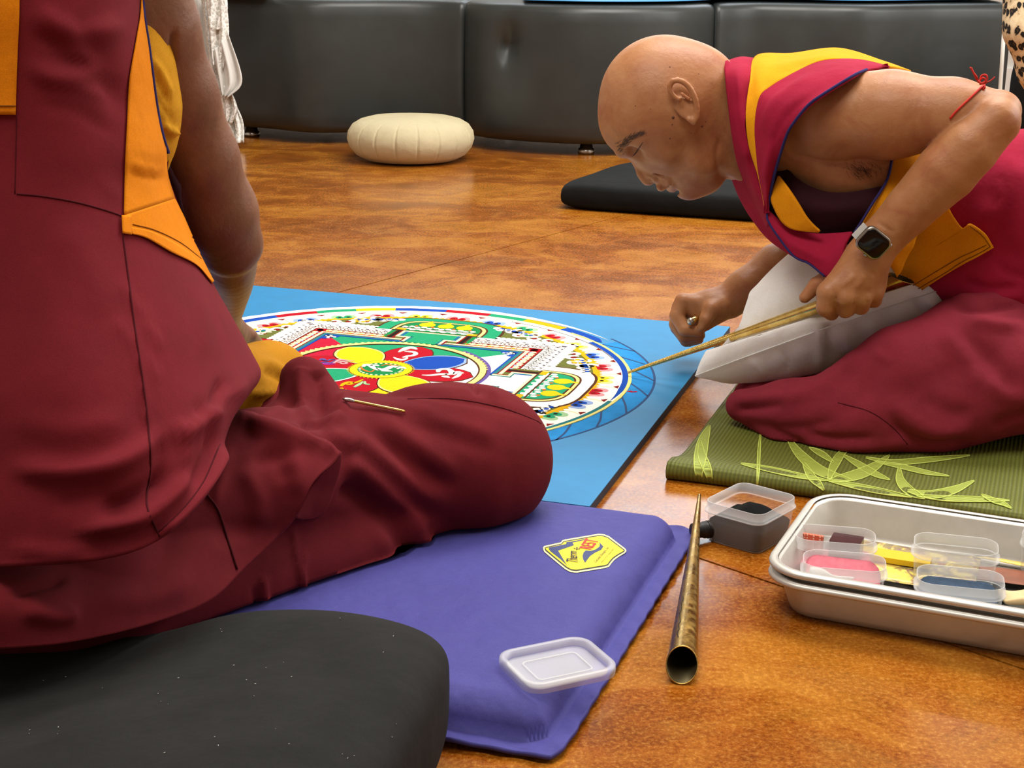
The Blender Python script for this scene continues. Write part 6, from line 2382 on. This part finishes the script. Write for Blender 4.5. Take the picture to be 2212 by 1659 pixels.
V = folds(V, N_, [
    # overlap of the upper cloth on the shin
    ([(735, 1000), (775, 1015), (830, 1060), (885, 1110), (915, 1160), (922, 1205)], .007, 20, .10), ([(735, 1045), (795, 1085), (850, 1135), (880, 1185), (886, 1215)], -.012, 24, .1),
    ([(915, 1130), (945, 1165), (985, 1185)], -.004, 16), ([(862, 1225), (880, 1232), (905, 1222)], .004, 9),
    # long folds from the lap to the knee
    ([(745, 885), (800, 930), (870, 985), (950, 1040), (1010, 1050)], -.006, 22), ([(730, 905), (790, 960), (860, 1020), (930, 1070), (990, 1085)], .007, 22), ([(800, 900), (880, 950), (960, 1005), (1000, 1035)], .005, 22),
    ([(850, 905), (930, 930), (1020, 960), (1090, 985)], -.0025, 18), ([(900, 900), (990, 915), (1080, 945)], .002, 14), ([(770, 870), (870, 880), (970, 895)], .002, 12),
    ([(760, 858), (880, 852), (1000, 868), (1110, 890), (1165, 915)], -.0025, 6), ([(750, 848), (870, 838), (1000, 842), (1060, 842)], .0015, 7),
    ([(1020, 828), (1028, 842), (1040, 846)], -.006, 7, .1), ([(1048, 838), (1060, 845), (1080, 862)], .003, 8),
    # standing loop of cloth
    ([(652, 790), (650, 840), (660, 900)], .007, 13, .1), ([(690, 800), (690, 860), (700, 900)], -.009, 20, .1), ([(735, 845), (742, 870), (735, 892)], .006, 10), ([(620, 870), (600, 890), (540, 930)], .006, 16), ([(530, 915), (590, 925), (650, 935), (700, 960)], .006, 16),
    ([(690, 920), (725, 905), (745, 890)], .006, 12), ([(640, 935), (680, 915), (720, 915)], -.008, 12), ([(700, 945), (735, 950), (770, 975)], .007, 18),
    # shin
    ([(660, 1180), (655, 1250), (662, 1310)], .0035, 5, .2), ([(632, 1130), (640, 1200), (660, 1290)], .003, 6, .2), ([(570, 1240), (572, 1290), (585, 1330)], .004, 7, .2), ([(548, 1260), (552, 1300), (566, 1340)], -.003, 5),
    ([(810, 1060), (830, 1130), (850, 1200)], .004, 24), ([(0, 1330), (60, 1290), (120, 1300)], .008, 16)])
V[:, 2] = np.maximum(V[:, 2], 0.041)
SKA = mesh('robe_skirt', V, Q, MAROON_D, MA, label='maroon skirt over the folded legs')
SKAB = bvh_of(V, Q)
seam('seam', [(880, 862), (980, 862), (1080, 880), (1150, 905), (1168, 915)], SKAB, .0007, THREAD, SKA, 0.0)

# overlapping fall of the skirt behind the knee
HEM = [(738, 976, 1.435), (722, 1000, 1.43), (695, 1022, 1.42), (672, 1050, 1.415), (655, 1085, 1.405), (638, 1120, 1.395), (590, 1170, 1.365), (523, 1234, 1.325), (464, 1290, 1.28), (380, 1330, 1.235), (230, 1372, 1.165), (60, 1398, 1.11), (-240, 1410, 1.06)]
TOPL = [(500, 880, 1.52), (490, 905, 1.51), (480, 940, 1.49), (465, 970, 1.47), (440, 1010, 1.44), (400, 1060, 1.40), (350, 1120, 1.35), (280, 1160, 1.30), (220, 1180, 1.26), (120, 1195, 1.21), (0, 1200, 1.16), (-120, 1200, 1.13), (-300, 1200, 1.12)]
MID = [((a[0] + b[0]) / 2, (a[1] + b[1]) / 2 - 14 * math.exp(-i / 2.5), (a[2] + b[2]) / 2 - .020) for i, (a, b) in enumerate(zip(HEM, TOPL))]
o, V, F_ = sheet('skirt_fall', [TOPL, MID, HEM], 110, 44, MAROON_D, MA, .003, on=SKAB, gap=.010, soft=3, gapf=lambda t, c: .026 * t * t * math.exp(-(c / .30) ** 2) + .006 * t, ridges=
                 [([(505, 905), (570, 915), (650, 945), (732, 975)], .006, 16, .1), ([(540, 1010), (600, 980), (660, 985)], -.004, 16), ([(560, 960), (600, 1000), (620, 1050)], -.003, 20), ([(500, 960), (470, 1060), (455, 1100)], .004, 12),
                  ([(610, 930), (640, 1000), (640, 1080)], .004, 18), ([(520, 1000), (560, 1080), (560, 1150)], .004, 22), ([(455, 1180), (500, 1150), (560, 1130)], -.003, 20), ([(640, 1115), (590, 1165), (523, 1228)], .0015, 5),
                  ([(180, 1290), (320, 1290), (430, 1240)], .005, 30), ([(40, 1310), (110, 1330), (180, 1325)], .008, 22), ([(20, 1290), (80, 1265), (150, 1250)], -.006, 12)], label='maroon fall of the skirt behind the knee')
FALLB = bvh_of(V, F_)
seam('seam', [(446, 1068), (470, 1100), (490, 1160), (512, 1230)], FALLB, .0012, THREAD, o, 0.0004)
# turned-back underside of its corner
sheet('skirt_fall_turnback', [[(737, 977, 1.436), (722, 1001, 1.431), (695, 1023, 1.421), (672, 1051, 1.416), (655, 1086, 1.406), (640, 1120, 1.396)],
                              [(738, 978, 1.439), (735, 1012, 1.445), (724, 1055, 1.447), (712, 1090, 1.445), (690, 1118, 1.435), (650, 1124, 1.41)]], 26, 12, MAROON_D, MA, .002, on=SKAB, gap=.004)
# vest: closed sections, right silhouette first
SEC = [[(170, -225), (40, -225), (-160, -225), (-290, -215)], [(292, -150), (60, -160), (-260, -150), (-440, -120)], [(305, 0), (100, 0), (-200, 0), (-470, 0)], [(322, 120), (100, 120), (-200, 120), (-460, 120)], [(338, 240), (110, 240), (-200, 240), (-450, 240)], [(360, 330), (120, 335), (-190, 340), (-440, 345)],
       [(362, 385), (130, 420), (-190, 430), (-440, 440)], [(405, 495), (150, 530), (-180, 540), (-440, 550)], [(460, 610), (190, 650), (-160, 660), (-440, 660)], [(502, 685), (230, 750), (-150, 765), (-450, 770)],
       [(546, 765), (290, 850), (-120, 880), (-460, 880)], [(564, 803), (500, 860), (330, 960), (60, 990), (-470, 1000)], [(556, 830), (492, 910), (400, 1030), (250, 1080), (-20, 1100), (-480, 1100)],
       [(535, 850), (498, 915), (440, 1040), (345, 1140), (180, 1180), (-20, 1190), (-490, 1190)], [(515, 866), (494, 925), (448, 1062), (345, 1166), (200, 1212), (0, 1224), (-500, 1230)]]
DEP = [(1.42, 1.345), (1.42, 1.28), (1.415, 1.262), (1.415, 1.258), (1.42, 1.252), (1.43, 1.245), (1.435, 1.235), (1.45, 1.22), (1.47, 1.20), (1.49, 1.18), (1.515, 1.16), (1.53, 1.145), (1.53, 1.13), (1.52, 1.12), (1.505, 1.115)]
na, nrow = 84, 120
rows = []
for sc_, (yr, yf) in zip(SEC, DEP):
    c = poly_line(sc_, na) if len(sc_) < 5 else catmull(sc_, na)
    t = np.linspace(0, 1, na) ** 1.25
    c = np.stack([np.interp(t, np.linspace(0, 1, na), c[:, k]) for k in range(2)], -1)
    y = yr - (yr - yf) * np.clip(1 - np.abs(2 * t - 1) ** 2.3, 0, 1) ** .5
    rows.append(np.column_stack([c, y]))
rows = np.stack(rows, 0)
G = np.stack([catmull(rows[:, i], nrow) for i in range(na)], 1)
W = np.array([[P(*q) for q in row] for row in G])
n = grid_normals(W)
if (n * (W - CAM)).sum(-1).mean() > 0:
    n = -n
V = W.reshape(-1, 3)
V = folds(V, n.reshape(-1, 3), [
    ([(60, 10), (130, 60), (210, 70), (280, 40)], .005, 24), ([(60, 70), (140, 120), (230, 180), (270, 260)], -.005, 24), ([(45, 130), (110, 165), (190, 160), (250, 130)], .004, 18), ([(150, 30), (200, 100), (250, 170)], -.003, 22),
    ([(60, 100), (130, 110), (230, 130)], .0022, 9), ([(55, 170), (150, 185), (260, 220)], .0015, 9), ([(60, 225), (160, 240), (262, 300)], -.0015, 12), ([(200, 380), (230, 400), (255, 440)], .001, 14),
    ([(270, 350), (310, 365), (358, 372)], .003, 6), ([(270, 365), (310, 380), (358, 384)], -.003, 6),
    ([(285, 700), (297, 760), (312, 870), (322, 960)], .0025, 8), ([(300, 690), (330, 720), (350, 760)], .0025, 9), ([(315, 760), (330, 800), (350, 830)], .002, 8), ([(240, 690), (270, 720), (285, 760)], .002, 9),
    ([(250, 600), (300, 670), (340, 690)], .002, 10), ([(430, 620), (440, 700), (445, 780)], .002, 14), ([(480, 820), (470, 850), (455, 885)], -.006, 11), ([(485, 880), (440, 910), (380, 950)], .009, 14), ([(470, 860), (500, 850), (540, 830)], .003, 9),
    ([(0, 1010), (150, 1020), (260, 1000), (320, 960), (370, 920)], .010, 22), ([(200, 1110), (260, 1090), (330, 1050), (370, 1000)], -.011, 20), ([(140, 1145), (220, 1140), (310, 1120), (380, 1060), (430, 1000)], .011, 16), ([(100, 1090), (180, 1080), (260, 1060)], -.004, 22),
    ([(340, 1160), (400, 1105), (450, 1040), (490, 960)], .009, 11, .1), ([(400, 1060), (440, 1000), (470, 930)], -.006, 10), ([(370, 900), (400, 960), (395, 1020)], .005, 14), ([(420, 860), (450, 930), (455, 980)], -.004, 12), ([(340, 940), (350, 1000), (330, 1060)], -.004, 14), ([(0, 900), (150, 930), (300, 900)], .003, 30), ([(100, 480), (180, 560), (230, 700)], .002, 40),
    ([(10, 1180), (120, 1195), (200, 1190)], .004, 16)])
Fv = grid_faces(nrow, na)
fn = np.cross(V[Fv[4000][1]] - V[Fv[4000][0]], V[Fv[4000][2]] - V[Fv[4000][0]])
if fn @ (V[Fv[4000][0]] - CAM) > 0:
    Fv = [f[::-1] for f in Fv]
VEST = mesh('vest', V, Fv, MAROON, MA, label='maroon sleeveless vest')
solidify(VEST, .004, -1)
VB = bvh_of(V, np.array(Fv))
# far (front) half of the vest
Gf = G.copy()
Gf[..., 2] = G[:, :1, 2] + (G[:, :1, 2] - G[..., 2]) * .7
Gf[..., 0] -= 14 * np.sin(np.pi * np.linspace(0, 1, na)) ** .3
Vf = np.array([[P(*q) for q in row] for row in Gf[:88]]).reshape(-1, 3)
o = mesh('vest_front', Vf, grid_faces(88, na), MAROON, MA)
solidify(o, .003, 0)
# orange side panel, yoke, seams
drape('side_panel', [(300, -140), (302, 10), (293, 80), (278, 170), (273, 260), (268, 370), (266, 466)], [(306, -140), (303.5, 0), (319, 112), (336, 236), (354, 316), (358, 375), (374, 430)], 60, 16, VB, .0012, ORANGE, VEST, 1.4, .0012, label='orange side panel of the vest')
drape('side_panel', [(266, 466), (270, 490), (330, 505), (400, 545), (455, 612)], [(374, 430), (390, 462), (410, 500), (432, 548), (459, 609)], 46, 18, VB, .0012, ORANGE, VEST, 1.45, .0012, label='flared lower end of the orange panel')
drape('side_panel_hem', [(260, 466), (262, 505)], [(279, 466), (281, 508)], 8, 5, VB, .0024, ORANGE, VEST, 1.4, .0008)
drape('side_panel_hem', [(281, 506), (315, 516), (365, 545), (420, 573), (452, 608)], [(272, 490), (330, 503), (400, 543), (440, 590), (456, 611)], 30, 6, VB, .0022, ORANGE, VEST, 1.4, .0006)
drape('yoke', [(-300, -150), (-300, 50), (-300, 248)], [(42, -150), (42, 20), (38, 120), (34, 248)], 40, 24, VB, .0012, ORANGE, VEST, 1.3, .0012, label='orange yoke on the back of the vest')
seam('piping', [(305.5, -140), (303.5, 0), (318, 110), (335, 236), (353, 314), (364, 332)], VB, .0025, PIPING, VEST, .0016, 1.42, 60)
seam('stitching', [(-200, 226), (-80, 228), (35, 229)], VB, .0006, THREAD_O, VEST, .0028, 1.28)
seam('stitching', [(284, 486), (330, 498), (385, 525), (430, 560)], VB, .0006, THREAD_O, VEST, .0028, 1.45)
seam('seam', [(264, 500), (277, 600), (290, 700), (305, 800), (318, 900), (325, 1000), (318, 1090), (345, 1160)], VB, .0009, THREAD, VEST, .0001, 1.35)
seam('seam', [(36, 419), (90, 424), (160, 436), (220, 452), (262, 466)], VB, .0008, THREAD, VEST, .0001, 1.3)
seam('seam', [(36, 250), (34, 340), (32, 419)], VB, .0005, THREAD, VEST, .0, 1.3)
seam('hem_stitching', [(340, 1152), (395, 1100), (440, 1040), (475, 960)], VB, .0006, THREAD, VEST, .0001, 1.4)

# brass rod lying on the lap
LR = thing('brass_rod', 'thin brass rod lying on the maroon lap of the man on the left', 'rod', tuple(P(800, 880, 1.53)))
pts = [cast(SKAB, a, b, .0035, 1.55) for a, b in ((742, 866), (775, 874), (810, 880), (845, 886), (874, 891))]
mn = np.array(pts)
line = poly_line([mn[0], mn[-1]], 12)
line[:, 1] -= max(0, (line[:, 1] - np.interp(line[:, 0], mn[:, 0], mn[:, 1])).max())
V, F_ = tube(line, .0016, 8)
mesh('shaft', V, F_, BRASS, LR)
V, F_ = tube(poly_line([line[0] - (line[1] - line[0]) * .3, line[2]], 6), [.0008, .0019, .0023, .0023, .0019, .0014], 10)
mesh('ferrule', V, F_, CHROME, LR, label='steel ferrule')
for o in bpy.data.objects:
    if 'base' in o:
        del o['base']
